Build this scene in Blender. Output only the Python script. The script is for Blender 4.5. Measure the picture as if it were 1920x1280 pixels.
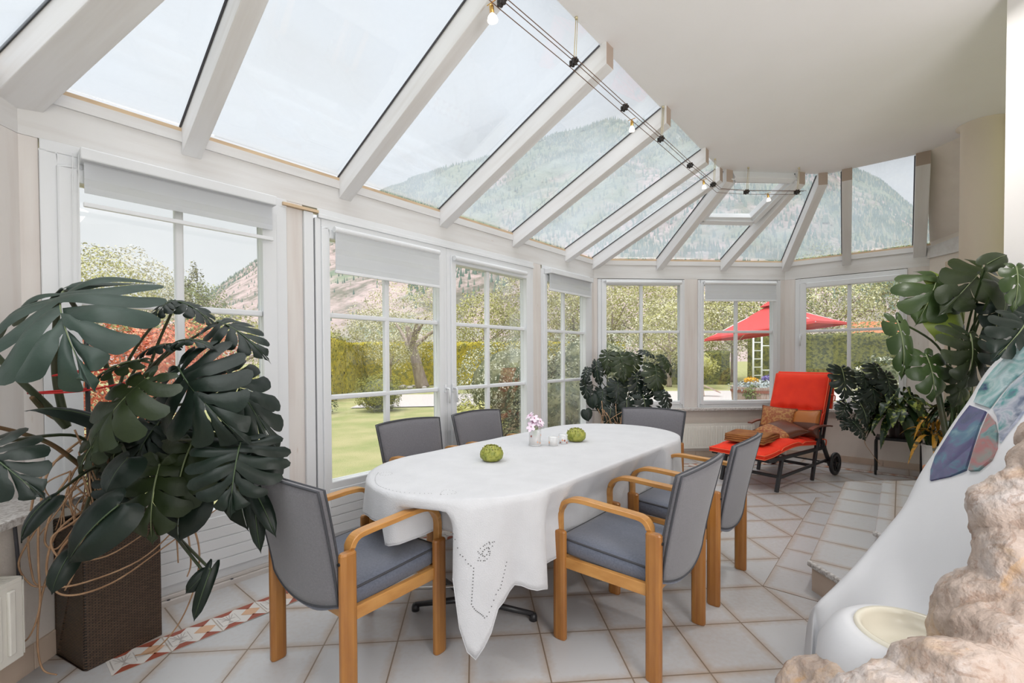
import bpy, bmesh, math, random
from mathutils import Vector, Matrix, noise as mnoise
for o in list(bpy.data.objects): bpy.data.objects.remove(o)
SC = bpy.context.scene; COL = SC.collection
# ------------------------------------------------------------------ camera
H = 1.3017
cd = bpy.data.cameras.new('camera'); cam = bpy.data.objects.new('camera', cd); COL.objects.link(cam)
cd.sensor_width = 36; cd.lens = 859.05/1920*36; cd.shift_y = (684.4-640)/1920; cd.clip_start = .02; cd.clip_end = 6000
rx, dn, fw = Vector((.99666,-.08150,-.00448)), Vector((-.00585,-.01658,-.99985)), Vector((.08141,.99654,-.01700))
cam.matrix_world = Matrix(((rx.x,-dn.x,-fw.x,0),(rx.y,-dn.y,-fw.y,0),(rx.z,-dn.z,-fw.z,H),(0,0,0,1)))
SC.camera = cam
# ------------------------------------------------------------------ sky, sun, exposure
vs = SC.view_settings; vs.view_transform = 'Standard'; vs.look = 'None'; vs.gamma = 1; vs.use_curve_mapping = False; vs.exposure = 0.27
wd = bpy.data.worlds.new('sky'); SC.world = wd; wd.use_nodes = True
nt = wd.node_tree; nt.nodes.clear()
wo = nt.nodes.new('ShaderNodeOutputWorld'); wb = nt.nodes.new('ShaderNodeBackground')
tc = nt.nodes.new('ShaderNodeTexCoord'); mp = nt.nodes.new('ShaderNodeMapping'); nz = nt.nodes.new('ShaderNodeTexNoise'); rp = nt.nodes.new('ShaderNodeValToRGB')
mp.inputs['Scale'].default_value = (1,1,2.5); nz.inputs['Scale'].default_value = 1.6; nz.inputs['Detail'].default_value = 5
rp.color_ramp.elements[0].position = .38; rp.color_ramp.elements[0].color = (.80,.82,.865,1)
rp.color_ramp.elements[1].position = .58; rp.color_ramp.elements[1].color = (.87,.88,.905,1)
nt.links.new(tc.outputs['Generated'], mp.inputs[0]); nt.links.new(mp.outputs[0], nz.inputs[0]); nt.links.new(nz.outputs[0], rp.inputs[0])
nt.links.new(rp.outputs[0], wb.inputs[0]); wb.inputs[1].default_value = .86; nt.links.new(wb.outputs[0], wo.inputs[0])
def lamp(name, kind, loc, energy, color=(1,1,1), aim=None, **k):
    l = bpy.data.lights.new(name, kind); l.energy = energy; l.color = color
    for a, b in k.items(): setattr(l, a, b)
    o = bpy.data.objects.new(name, l); o.location = loc; COL.objects.link(o)
    if aim: o.rotation_euler = (Vector(aim)-Vector(loc)).to_track_quat('-Z','Y').to_euler()
    return o
lamp('sun', 'SUN', (0,0,30), 4.8, (1,.985,.98), aim=(5,7,0), angle=math.radians(70))
lamp('added_overhead_fill', 'AREA', (1.6,-.9,3.1), 26, (1,.98,.96), aim=(1.9,2.6,0), shape='DISK', size=1.4)  # added fill disc behind the camera, brightens the room; no fixture modelled
lamp('room_ceiling_spot', 'AREA', (2.35,2.5,3.12), 15, (1,.97,.94), aim=(2.45,2.31,0), shape='DISK', size=.22)
lamp('added_ceiling_fill', 'AREA', (1.5,-1.0,1.6), 52, (1,.965,.97), aim=(2.9,2.6,3.25), shape='DISK', size=1.6)  # added unseen disc that only lifts the ceiling brightness

# ------------------------------------------------------------------ helpers
def new_obj(name, me, parent=None, mw=None):
    o = bpy.data.objects.new(name, me); COL.objects.link(o)
    if parent is not None: o.parent = parent
    if mw is not None: o.matrix_world = mw if parent is None else mw
    return o
def tag(o, label=None, cat=None, group=None, kind=None):
    if label: o['label'] = label
    if cat: o['category'] = cat
    if group: o['group'] = group
    if kind: o['kind'] = kind
    return o
def empty(name, loc=(0,0,0), rz=0, label=None, cat=None, group=None, kind=None):
    o = bpy.data.objects.new(name, None); COL.objects.link(o); o.location = loc; o.rotation_euler = (0,0,rz)
    o.empty_display_size = .05
    return tag(o, label, cat, group, kind)
def copy_tree(o, parent=None):
    c = o.copy(); COL.objects.link(c); c.parent = parent
    for ch in list(o.children): copy_tree(ch, c)
    return c
def cr(pts, n=8, closed=False):
    """Catmull-Rom samples through points"""
    P = [Vector(p) for p in pts]; out = []; N = len(P)
    for i in range(N if closed else N-1):
        g = (lambda k: P[k % N]) if closed else (lambda k: P[max(0, min(N-1, k))])
        a, b, c, d = g(i-1), g(i), g(i+1), g(i+2)
        for j in range(n):
            t = j/n
            out.append(.5*((2*b)+(c-a)*t+(2*a-5*b+4*c-d)*t*t+(3*b-a-3*c+d)*t**3))
    if not closed: out.append(P[-1].copy())
    return out
class MB:
    def __init__(s): s.v = []; s.f = []; s.m = []; s.mi = 0
    def add(s, vs, fs):
        n = len(s.v); s.v += [tuple(v) for v in vs]; s.f += [tuple(n+i for i in f) for f in fs]; s.m += [s.mi]*len(fs)
    def box(s, x0, x1, y0, y1, z0, z1, M=None):
        vs = [Vector((x,y,z)) for x in (x0,x1) for y in (y0,y1) for z in (z0,z1)]
        if M is not None: vs = [M @ v for v in vs]
        s.add(vs, [(0,1,3,2),(4,6,7,5),(0,4,5,1),(2,3,7,6),(0,2,6,4),(1,5,7,3)])
    def prism(s, poly, z0, z1, M=None):
        n = len(poly); vs = [Vector((p[0],p[1],z0)) for p in poly]+[Vector((p[0],p[1],z1)) for p in poly]
        if M is not None: vs = [M @ v for v in vs]
        s.add(vs, [tuple(range(n))[::-1], tuple(range(n,2*n))]+[(i,(i+1)%n,n+(i+1)%n,n+i) for i in range(n)])
    def sweep(s, path, prof, up=(0,0,1), closed=False, caps=True, scale=None):
        """sweep a 2-D profile (side, up) along a path"""
        P = [Vector(p) for p in path]; n = len(P); k = len(prof); vs = []; u = Vector(up)
        for i, p in enumerate(P):
            a = P[(i-1) % n] if closed or i else P[0]; b = P[(i+1) % n] if closed or i < n-1 else P[-1]
            t = (b-a).normalized(); sd = t.cross(u)
            if sd.length < 1e-4: sd = t.cross(Vector((1,0,0)) if abs(t.x) < .9 else Vector((0,1,0)))
            sd.normalize(); w = sd.cross(t).normalized(); sc = scale[i] if scale else 1
            if up == 'pt': pass
            vs += [p + sd*q[0]*sc + w*q[1]*sc for q in prof]
        fs = []
        for i in range(n if closed else n-1):
            for j in range(k):
                a, b = i*k, ((i+1) % n)*k
                fs.append((a+j, a+(j+1)%k, b+(j+1)%k, b+j))
        if caps and not closed: fs += [tuple(range(k))[::-1], tuple(range((n-1)*k, n*k))]
        s.add(vs, fs)
    def tube(s, path, r, k=8, closed=False, scale=None):
        P = [Vector(p) for p in path]; n = len(P); vs = []
        t0 = (P[1]-P[0]).normalized(); nrm = t0.orthogonal().normalized()
        for i, p in enumerate(P):
            a = P[i-1] if i else (P[-1] if closed else P[0]); b = P[(i+1) % n] if (i < n-1 or closed) else P[-1]
            t = (b-a).normalized(); nrm = (nrm - t*nrm.dot(t))
            nrm = nrm.normalized() if nrm.length > 1e-6 else t.orthogonal().normalized()
            bi = t.cross(nrm); rr = r[i] if isinstance(r, (list,tuple)) else r
            vs += [p + (nrm*math.cos(2*math.pi*j/k)+bi*math.sin(2*math.pi*j/k))*rr for j in range(k)]
        fs = []
        for i in range(n if closed else n-1):
            for j in range(k):
                a, b = i*k, ((i+1) % n)*k; fs.append((a+j, a+(j+1)%k, b+(j+1)%k, b+j))
        if not closed: fs += [tuple(range(k))[::-1], tuple(range((n-1)*k, n*k))]
        s.add(vs, fs)
    def lathe(s, prof, k=24, c=(0,0,0), M=None, caps=True):
        vs = []; n = len(prof)
        for r, z in prof:
            for j in range(k):
                a = 2*math.pi*j/k; v = Vector((c[0]+r*math.cos(a), c[1]+r*math.sin(a), c[2]+z)); vs.append(M @ v if M is not None else v)
        fs = [(i*k+j, i*k+(j+1)%k, (i+1)*k+(j+1)%k, (i+1)*k+j) for i in range(n-1) for j in range(k)]
        if caps and prof[0][0] > 1e-5: fs.append(tuple(range(k))[::-1])
        if caps and prof[-1][0] > 1e-5: fs.append(tuple(range((n-1)*k, n*k)))
        s.add(vs, fs)
    def grid(s, fn, nu, nv, cu=False):
        vs = [fn(i/nu, j/nv) for i in range(nu+1) for j in range(nv+1)]
        s.add(vs, [(i*(nv+1)+j, (i+1)*(nv+1)+j, (i+1)*(nv+1)+j+1, i*(nv+1)+j+1) for i in range(nu) for j in range(nv)])
    def build(s, name, mats, parent=None, smooth=False, bevel=0, seg=2, sub=0, solid=0, mw=None):
        me = bpy.data.meshes.new(name); me.from_pydata(s.v, [], s.f)
        for m in (mats if isinstance(mats, (list,tuple)) else [mats]): me.materials.append(m)
        if any(s.m): me.polygons.foreach_set('material_index', s.m)
        bm = bmesh.new(); bm.from_mesh(me); bmesh.ops.remove_doubles(bm, verts=bm.verts, dist=1e-5)
        if smooth is not None: bmesh.ops.recalc_face_normals(bm, faces=bm.faces)
        bm.to_mesh(me); bm.free()
        if smooth: me.polygons.foreach_set('use_smooth', [True]*len(me.polygons))
        me.update()
        o = bpy.data.objects.new(name, me); COL.objects.link(o)
        if parent is not None: o.parent = parent
        if mw is not None: o.matrix_world = mw
        if solid:
            d = o.modifiers.new('solid','SOLIDIFY'); d.thickness = solid; d.offset = 0
        if bevel:
            d = o.modifiers.new('bevel','BEVEL'); d.width = bevel; d.segments = seg; d.limit_method = 'ANGLE'; d.angle_limit = math.radians(40); d.use_clamp_overlap = True
        if sub:
            d = o.modifiers.new('sub','SUBSURF'); d.levels = sub; d.render_levels = sub
        return o
R2 = math.sqrt(.5)
def ab(a, b, z=0): return Vector(((a+b)*R2, (a-b)*R2, z))
# ------------------------------------------------------------------ materials
def mat(name, c, rough=.6, c2=None, scale=5, stretch=(1,1,1), lo=.35, hi=.65, bump=0, bscale=None, metal=0, spec=.5, trans=0, alpha=1, emit=None, estr=0, detail=4, sheen=0, coat=0, bdist=.01):
    m = bpy.data.materials.new(name); m.use_nodes = True; t = m.node_tree; N = t.nodes; b = N['Principled BSDF']
    b.inputs['Base Color'].default_value = (*c,1); b.inputs['Roughness'].default_value = rough; b.inputs['Metallic'].default_value = metal
    b.inputs['Specular IOR Level'].default_value = spec
    if trans: b.inputs['Transmission Weight'].default_value = trans
    if sheen: b.inputs['Sheen Weight'].default_value = sheen
    if coat: b.inputs['Coat Weight'].default_value = coat
    if emit: b.inputs['Emission Color'].default_value = (*emit,1); b.inputs['Emission Strength'].default_value = estr
    if alpha < 1: b.inputs['Alpha'].default_value = alpha
    if c2 or bump:
        g = N.new('ShaderNodeTexCoord'); mp = N.new('ShaderNodeMapping'); mp.inputs['Scale'].default_value = stretch
        t.links.new(g.outputs['Object'], mp.inputs[0])
    if c2:
        n = N.new('ShaderNodeTexNoise'); n.inputs['Scale'].default_value = scale; n.inputs['Detail'].default_value = detail
        r = N.new('ShaderNodeValToRGB'); r.color_ramp.elements[0].position = lo; r.color_ramp.elements[1].position = hi
        r.color_ramp.elements[0].color = (*c,1); r.color_ramp.elements[1].color = (*c2,1)
        t.links.new(mp.outputs[0], n.inputs[0]); t.links.new(n.outputs[0], r.inputs[0]); t.links.new(r.outputs[0], b.inputs['Base Color'])
    if bump:
        n2 = N.new('ShaderNodeTexNoise'); n2.inputs['Scale'].default_value = bscale or scale*3; n2.inputs['Detail'].default_value = 3
        bp = N.new('ShaderNodeBump'); bp.inputs['Strength'].default_value = bump; bp.inputs['Distance'].default_value = bdist
        t.links.new(mp.outputs[0], n2.inputs[0]); t.links.new(n2.outputs[0], bp.inputs['Height']); t.links.new(bp.outputs[0], b.inputs['Normal'])
    return m
def glass_mat(name, tint=(.97,.985,.98), refl=.08, rough=.0, dust=0, hazec=(.46,.50,.54)):
    """window pane: clear with a fresnel reflection and a milky layer painting in distance haze"""
    m = bpy.data.materials.new(name); m.use_nodes = True; t = m.node_tree; N = t.nodes; N.clear()
    o = N.new('ShaderNodeOutputMaterial'); tr = N.new('ShaderNodeBsdfTransparent'); gl = N.new('ShaderNodeBsdfGlossy'); mx = N.new('ShaderNodeMixShader')
    lw = N.new('ShaderNodeLayerWeight'); lw.inputs['Blend'].default_value = .25; ml = N.new('ShaderNodeMath'); ml.operation = 'MULTIPLY_ADD'; ml.inputs[1].default_value = .25; ml.inputs[2].default_value = refl
    tr.inputs[0].default_value = (*tint,1); gl.inputs['Roughness'].default_value = rough
    t.links.new(lw.outputs['Fresnel'], ml.inputs[0]); t.links.new(ml.outputs[0], mx.inputs[0]); t.links.new(tr.outputs[0], mx.inputs[1]); t.links.new(gl.outputs[0], mx.inputs[2])
    last = mx
    if dust:  # translucent layer whitens the view through the pane to imitate mountain haze
        df = N.new('ShaderNodeBsdfTranslucent'); df.inputs[0].default_value = (*hazec,1); m2 = N.new('ShaderNodeMixShader')
        n = N.new('ShaderNodeTexNoise'); n.inputs['Scale'].default_value = 2.2; n.inputs['Detail'].default_value = 5; g = N.new('ShaderNodeTexCoord')
        k = N.new('ShaderNodeMath'); k.operation = 'MULTIPLY'; k.inputs[1].default_value = dust*2
        t.links.new(g.outputs['Object'], n.inputs[0]); t.links.new(n.outputs[0], k.inputs[0]); t.links.new(k.outputs[0], m2.inputs[0])
        t.links.new(mx.outputs[0], m2.inputs[1]); t.links.new(df.outputs[0], m2.inputs[2]); last = m2
    t.links.new(last.outputs[0], o.inputs[0])
    return m
def wood_mat(name, stretch, c=(.67,.663,.66), c2=(.59,.565,.55), knot=True):
    """whitewashed spruce: long grain plus small knots"""
    m = mat(name, c, .55, c2, 3.0, stretch, .42, .78, bump=.12, bscale=6)
    if knot:
        t = m.node_tree; N = t.nodes; b = N['Principled BSDF']; src = b.inputs['Base Color'].links[0].from_socket
        g = N.new('ShaderNodeTexCoord'); mp = N.new('ShaderNodeMapping'); mp.inputs['Scale'].default_value = [s*1.0+.8 for s in stretch]
        v = N.new('ShaderNodeTexVoronoi'); v.inputs['Scale'].default_value = 2.1
        r = N.new('ShaderNodeValToRGB'); r.color_ramp.elements[0].position = .0; r.color_ramp.elements[0].color = (1,1,1,1); r.color_ramp.elements[1].position = .07; r.color_ramp.elements[1].color = (0,0,0,1)
        mx = N.new('ShaderNodeMix'); mx.data_type = 'RGBA'; mx.inputs[7].default_value = (.45,.34,.26,1)
        t.links.new(g.outputs['Object'], mp.inputs[0]); t.links.new(mp.outputs[0], v.inputs[0]); t.links.new(v.outputs[0], r.inputs[0])
        k = N.new('ShaderNodeMath'); k.operation = 'MULTIPLY'; k.inputs[1].default_value = .6; t.links.new(r.outputs[0], k.inputs[0])
        t.links.new(k.outputs[0], mx.inputs[0]); t.links.new(src, mx.inputs[6]); t.links.new(mx.outputs[2], b.inputs['Base Color'])
    return m
M = {}
M['wood_x'] = wood_mat('whitewashed_beam', (.5,6,6))
M['wood_z'] = wood_mat('whitewashed_post', (6,6,.5), (.68,.645,.62), (.60,.54,.51))
M['rafter'] = wood_mat('whitewashed_rafter', (6,.5,6), (.72,.715,.72), (.64,.62,.61))
M['lacquer'] = mat('white_lacquer_frame', (.70,.715,.735), .35)
M['rubber'] = mat('dark_seal', (.06,.06,.07), .6)
M['batten'] = mat('bare_spruce_batten', (.62,.47,.31), .7, (.50,.36,.23), 4, (1,6,6))
M['glass'] = glass_mat('window_glass', refl=.03, dust=.03)
M['roofglass'] = glass_mat('roof_glass', (.955,.965,.965), refl=.05, dust=.24)
M['plaster'] = mat('cream_plaster', (.76,.70,.64), .85, (.72,.66,.60), 6, bump=.15, bscale=60)
M['ceiling'] = mat('white_ceiling_paint', (.85,.84,.85), .9, (.835,.825,.83), 3, bump=.05, bscale=80)
M['cream_col'] = mat('cream_column_paint', (.80,.71,.60), .5)
M['whitewall'] = mat('white_wall_paint', (.70,.68,.67), .8)
M['sillstone'] = mat('speckled_granite_sill', (.62,.60,.58), .3, (.36,.33,.31), 70, lo=.45, hi=.6)
M['basetile'] = mat('beige_base_tile', (.62,.50,.40), .35, (.56,.44,.35), 5)
M['blind'] = mat('white_blind_fabric', (.82,.83,.84), .8)
M['chrome'] = mat('brushed_steel', (.6,.6,.6), .3, metal=1)
# ------------------------------------------------------------------ the conservatory shell
def frame(ox, oy, dx, dy):   # local x along the wall, local y outwards, z up
    return Matrix(((dx,-dy,0,ox),(dy,dx,0,oy),(0,0,1,0),(0,0,0,1)))
WL = frame(-2.0,0,0,1)                       # left short wall, x = world Y
WG = frame(-2.974*R2,2.974*R2,R2,R2)          # long garden wall, x = a
WB = frame(0,5.72,1,0)                        # back wall, x = world X
WR = frame(4.893,4.893,R2,-R2)                # right slanted wall, x = b
GA, GB_, BA, BB, RA, RB = .133, 5.118, 1.516, 4.07, -1.16, .235
ZB, ZG = 2.30, 2.56                            # beam underside, glass line
def struct(mb, name, mats, parent=None, mw=None, **k):
    o = mb.build(name, mats, parent, mw=mw, **k)
    if parent is None: o['kind'] = 'structure'
    return o
def ews(name, mw):
    o = bpy.data.objects.new(name, None); COL.objects.link(o); o.matrix_world = mw; o['kind'] = 'structure'; o.empty_display_size = .1; return o
# floor: tiles 33 cm laid square, brown grout
def tile_mat(name, ox, oy, rot=0, size=.33):
    m = bpy.data.materials.new(name); m.use_nodes = True; t = m.node_tree; N = t.nodes; b = N['Principled BSDF']
    g = N.new('ShaderNodeNewGeometry'); mp = N.new('ShaderNodeMapping'); mp.vector_type = 'TEXTURE'
    mp.inputs['Location'].default_value = (ox,oy,0); mp.inputs['Rotation'].default_value = (0,0,rot); mp.inputs['Scale'].default_value = (size,size,size)
    t.links.new(g.outputs['Position'], mp.inputs[0]); sx = N.new('ShaderNodeSeparateXYZ'); t.links.new(mp.outputs[0], sx.inputs[0])
    def M_(op, a, b2=None, c=None):
        n = N.new('ShaderNodeMath'); n.operation = op
        for i, v in enumerate((a,b2,c)):
            if v is None: continue
            if isinstance(v, (int,float)): n.inputs[i].default_value = v
            else: t.links.new(v, n.inputs[i])
        return n.outputs[0]
    ds = []
    for ax in ('X','Y'):
        f = M_('FRACT', sx.outputs[ax]); ds.append(M_('MINIMUM', f, M_('SUBTRACT', 1, f)))
    d = M_('MINIMUM', *ds)
    grout = M_('LESS_THAN', d, .0095)
    edge = N.new('ShaderNodeMapRange'); edge.inputs[1].default_value = .0; edge.inputs[2].default_value = .13; edge.inputs[3].default_value = 1; edge.inputs[4].default_value = 0
    t.links.new(d, edge.inputs[0])
    n1 = N.new('ShaderNodeTexNoise'); n1.inputs['Scale'].default_value = 7; n1.inputs['Detail'].default_value = 6; t.links.new(g.outputs['Position'], n1.inputs[0])
    n2 = N.new('ShaderNodeTexNoise'); n2.inputs['Scale'].default_value = 45; n2.inputs['Detail'].default_value = 4; t.links.new(g.outputs['Position'], n2.inputs[0])
    fl = N.new('ShaderNodeVectorMath'); fl.operation = 'FLOOR'; t.links.new(mp.outputs[0], fl.inputs[0]); wn = N.new('ShaderNodeTexWhiteNoise'); t.links.new(fl.outputs[0], wn.inputs[0])
    a = M_('MULTIPLY', edge.outputs[0], M_('MULTIPLY', n1.outputs[0], 1.1)); a = M_('ADD', a, M_('MULTIPLY', M_('SUBTRACT', n2.outputs[0], .5), .5)); a = M_('ADD', a, M_('MULTIPLY', wn.outputs['Value'], .22))
    r = N.new('ShaderNodeValToRGB'); e = r.color_ramp.elements; e[0].position = .05; e[0].color = (.50,.50,.51,1); e[1].position = .78; e[1].color = (.41,.33,.27,1)
    t.links.new(a, r.inputs[0]); mx = N.new('ShaderNodeMix'); mx.data_type = 'RGBA'; mx.inputs[7].default_value = (.22,.165,.12,1)
    t.links.new(grout, mx.inputs[0]); t.links.new(r.outputs[0], mx.inputs[6]); t.links.new(mx.outputs[2], b.inputs['Base Color'])
    b.inputs['Roughness'].default_value = .33
    bp = N.new('ShaderNodeBump'); bp.inputs['Strength'].default_value = .35; bp.inputs['Distance'].default_value = .004
    hh = M_('ADD', M_('SUBTRACT', 1, grout), M_('MULTIPLY', n2.outputs[0], .12)); t.links.new(hh, bp.inputs['Height']); t.links.new(bp.outputs[0], b.inputs['Normal'])
    return m
GX, GY = -1.02, 2.121
M['tile'] = tile_mat('beige_floor_tile', GX, GY)
M['tile45'] = tile_mat('beige_floor_tile_along_garden_wall', *ab(.30,-2.62)[:2], math.radians(45))
M['tile_r'] = tile_mat('beige_floor_tile_right_strip', GX+8*.33, GY+.33, math.radians(45), .333)
M['tile_b'] = tile_mat('beige_floor_tile_back_strip', 1.4, 5.35, 0)
M['tile_s'] = tile_mat('beige_step_tile', 1.85, 2.39, math.radians(45), .36)
pb = [ab(GA,-2.974)[:2], (BA,5.722), (BB,5.722), ab(6.92,RB)[:2], (5.06,-3.2), (-1.86,-3.2)]
mb = MB(); mb.prism(pb, -.12, 0); fl = struct(mb, 'floor', M['tile'])
def onfloor(poly, m, name, z=.002):
    b = MB(); b.prism(poly, -.001, z); return b.build(name, m, fl)
onfloor([ab(.45,-2.62)[:2], ab(5.02,-2.62)[:2], ab(5.118,-2.974)[:2], ab(GA,-2.974)[:2]], M['tile45'], 'border_strip')
# back/right strips between mosaic and walls
onfloor([(1.70,5.34), (3.92,5.34), (4.07,5.72), (1.516,5.72)], M['tile_b'], 'border_strip')
onfloor([ab(6.52,-1.0)[:2], ab(6.52,.24)[:2], ab(6.92,.24)[:2], ab(6.92,-1.16)[:2]], M['tile_r'], 'border_strip')
c8 = (GX+8*.33, GY+.33)
onfloor([(c8[0],c8[1]), (c8[0]+1.5,c8[1]+1.5), (c8[0]+2.4,c8[1]+1.5), (c8[0]+2.4,c8[1]-.1), (c8[0]+.33,c8[1]-.33), (c8[0]+.05,c8[1]-.05)], M['tile_r'], 'border_strip')
# mosaic band
mw_, mr, mp_, mg, mgr = [mat(n, c, .4) for n, c in (('mosaic_white',(.66,.63,.60)),('mosaic_red',(.30,.07,.04)),('mosaic_peach',(.62,.38,.24)),('mosaic_grey',(.42,.38,.36)),('mosaic_grout',(.45,.38,.32)))]
def mosaic(p0, p1, w, name):
    p0, p1 = Vector(p0).to_2d(), Vector(p1).to_2d(); L = (p1-p0).length; t = (p1-p0)/L; n = Vector((-t.y,t.x))
    k = max(1, round(L/.205)); P = L/k; b = MB()
    def tri(pts, mi, z):
        b.mi = mi; b.add([(*(p0+t*x+n*y), z) for x, y in pts], [tuple(range(len(pts)))])
    b.mi = 0; b.prism([p0, p1, p1+n*w, p0+n*w], 0, .0025)
    h = w/2; q = .27*w
    for i in range(k):
        o = i*P; z = .0032
        for s in (0,1):
            y0 = (w if s else 0); y1 = (w-.30*w if s else .30*w); mid = h
            for j in (0,1):
                tri([(o+j*P/2+.004,y0),(o+(j+1)*P/2-.004,y0),(o+(j+.5)*P/2,y1)], 1, z)
            tri([(o+.5*P+.004, h), (o+P-.004, h), (o+.75*P, h+(q if s else -q))], 2, z)
        c = o+.25*P; e = .27*w; g = .20*P
        tri([(c-g,h-e),(c+g,h-e),(c+g,h+e),(c-g,h+e)], 3, z+.0005)
        g -= .003; e -= .003; tri([(c-g,h-e),(c+g,h-e),(c+g,h+e),(c-g,h+e)], 0, z+.001)
        for k2 in range(5):
            d = -g+2*g*(k2+.5)/5; tri([(c+d-.002,h-e*.85),(c+d+.002,h-e*.85),(c-d*.4+.002,h+e*.85),(c-d*.4-.002,h+e*.85)], 3, z+.0016+.0001*k2)
        tri([(c-g*.8,h-.0015),(c+g*.8,h-.0015),(c+g*.8,h+.0015),(c-g*.8,h+.0015)], 3, z+.0022)
        tri([(o+P-.0025,0),(o+P+.0025,0),(o+P+.0025,w),(o+P-.0025,w)], 4, z+.0002)
    for y in (0,w): tri([(0,y-.003),(L,y-.003),(L,y+.003),(0,y+.003)], 4, .0028)
    return b.build(name, [mw_, mr, mp_, mg, mgr], fl, smooth=None)
mosaic(ab(.35,-2.62), ab(5.0,-2.62), -.16, 'mosaic_band')
mosaic((1.66,5.34), (3.95,5.34), -.13, 'mosaic_band')
mosaic(ab(6.52,-1.0), ab(6.52,.6), -.09, 'mosaic_band')
# walls, posts and beams
def wall(name, W, x0, x1, posts, low=None, mw2=None):
    e = MB(); e.box(x0, x1, -.0, .14, ZB, ZG-.03, None)
    o = struct(e, name, M['wood_x'], mw=W)
    b = MB(); b.box(x0+.0, x1-.0, -.012, .0, ZG-.09, ZG-.035); b.build('upper_board', M['wood_x'], o)
    b = MB(); b.box(x0, x1, -.008, .08, ZG-.036, ZG-.014); b.build('glazing_batten', M['batten'], o)
    for p0, p1 in posts:
        b = MB(); b.box(p0, p1, .0, .14, 0, ZB); b.build('post', M['wood_z'], o, bevel=.004)
    if low:
        b = MB(); b.box(low[0], low[1], -.004, .16, 0, low[2]); b.build('lower_wall', M['plaster'], o)
    return o
wg = wall('wall_garden', WG, GA-.06, GB_+.03, [(GA-.02,.208),(1.30,1.405),(3.84,3.99),(5.045,GB_+.03)])
b = MB(); b.box(1.405,1.468,-.02,.1,0,2.26); b.build('trim_board', M['lacquer'], wg, bevel=.004)
b = MB(); b.box(1.468,1.482,.02,.1,0,2.26); b.build('gap_seal', M['rubber'], wg)
b = MB(); b.box(1.27,1.50,-.03,.0,2.262,2.28); b.build('header_batten', M['batten'], wg)
b = MB(); b.box(.21,1.30,-.012,.0,2.25,2.30); b.box(1.50,3.84,-.014,.0,2.262,2.30); b.box(1.50,3.84,-.026,.0,2.235,2.262); b.box(4.0,5.0,-.014,.0,2.262,2.30); b.build('header_moulding', M['lacquer'], wg, bevel=.003)
wbk = wall('wall_back', WB, BA-.03, BB+.03, [(BA-.02,1.56),(2.70,2.88),(4.0,BB+.03)], (BA,BB,.61))
wr = wall('wall_right', WR, RA-.03, RB+.10, [(RA-.02,-1.05),(.05,RB+.02)], (RA,RB,.61))
wl = wall('wall_left', WL, -2.0, 2.24, [(1.86,2.22),(-.3,-.1)])
b = MB(); b.prism([(-2,.1),(-2,-.14),(2.36,-.14),(2.20,.02),(2.20,.1)],0,.66); b.build('lower_wall', M['plaster'], wl)
# sills and base tiles
def sill(name, W, x0, x1, z, d=.13):
    b = MB(); b.box(x0, x1, -d, .05, z-.033, z); return struct(b, name, M['sillstone'], mw=W, bevel=.006)
sill('trim_1', WB, 1.56, 4.0, .645); sill('trim_2', WR, -1.13, .2, .645); sill('trim_3', WL, -1.9, 2.20, .695, .25)
def base(name, W, x0, x1, h=.075):
    b = MB(); n = int((x1-x0)/.33)+1
    for i in range(n): b.box(x0+i*.33+.0015, min(x1, x0+(i+1)*.33-.0015), -.012, .0, .0, h)
    o = struct(b, name, M['basetile'], mw=W, bevel=.002); return o
base('baseboard_back', WB, 1.53, 4.05); base('baseboard_right', WR, -1.14, .22); o = base('baseboard_left', WL, -1.9, 2.33, .11); o.matrix_world = WL @ Matrix.Translation((0,-.14,0))
# windows --------------------------------------------------------
def window(n, W, x0, x1, z0, z1, glass, hb, vb, y=.03, fw_=.05, name='window'):
    """x0..x1 outer frame; glass = (gx0,gx1,gz0,gz1); hb/vb bar positions"""
    w = ews(f'{name}_{n}', W); gx0, gx1, gz0, gz1 = glass
    def ring(a, c0, y0, y1, nm, bev=.004):
        (x0,x1,z0,z1), (u0,u1,v0,v1) = a, c0
        b = MB(); b.box(x0,u0,y0,y1,z0,z1); b.box(u1,x1,y0,y1,z0,z1); b.box(u0,u1,y0,y1,z0,v0); b.box(u0,u1,y0,y1,v1,z1)
        return b.build(nm, M['lacquer'], w, bevel=bev)
    mx0, mx1, mz0, mz1 = x0+(gx0-x0)*.45, x1-(x1-gx1)*.45, z0+min(.05,(gz0-z0)*.45), z1-(z1-gz1)*.45
    ring((x0,x1,z0,z1), (mx0,mx1,mz0,mz1), -.012, .09, 'frame')
    ring((mx0,mx1,mz0,mz1), (gx0,gx1,gz0,gz1), -.028, .06, 'sash', .008)
    b = MB()
    for z in hb: b.box(gx0,gx1,.0,.045,z-.017,z+.017)
    for x in vb: b.box(x-.020,x+.020,.0015,.0435,gz0,gz1)
    b.build('glazing_bars', M['lacquer'], w, bevel=.008)
    b = MB(); b.box(gx0,gx1,.020,.026,gz0,gz1); b.build('glass_pane', M['glass'], w)
    return w
def handle(w, x, z, down=True, y=-.028):
    b = MB(); b.box(x-.014,x+.014,y-.012,y,z-.035,z+.035); o = b.build('handle_plate', M['lacquer'], w, bevel=.005)
    b = MB(); b.tube([(x,y-.01,z),(x,y-.05,z),(x,y-.055,z-.01),(x,y-.055,z-.12 if down else z+.11)], .009); b.build('handle', M['lacquer'], w, smooth=True)
def low_panel(w, x0, x1, z0=.05, z1=.42, y=.0):
    b = MB(); n = 5; h = (z1-z0)/n
    for i in range(n): b.box(x0, x1, y+.005, y+.05, z0+i*h+.003, z0+(i+1)*h-.003)
    b.box(x0,x1,y+.02,y+.05,z0,z1); b.build('boarded_panel', M['lacquer'], w, bevel=.003)
w1 = window(1, WG, .208, 1.298, .045, 2.25, (.33,1.155,.45,2.13), [1.575,1.03], [.735])
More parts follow.
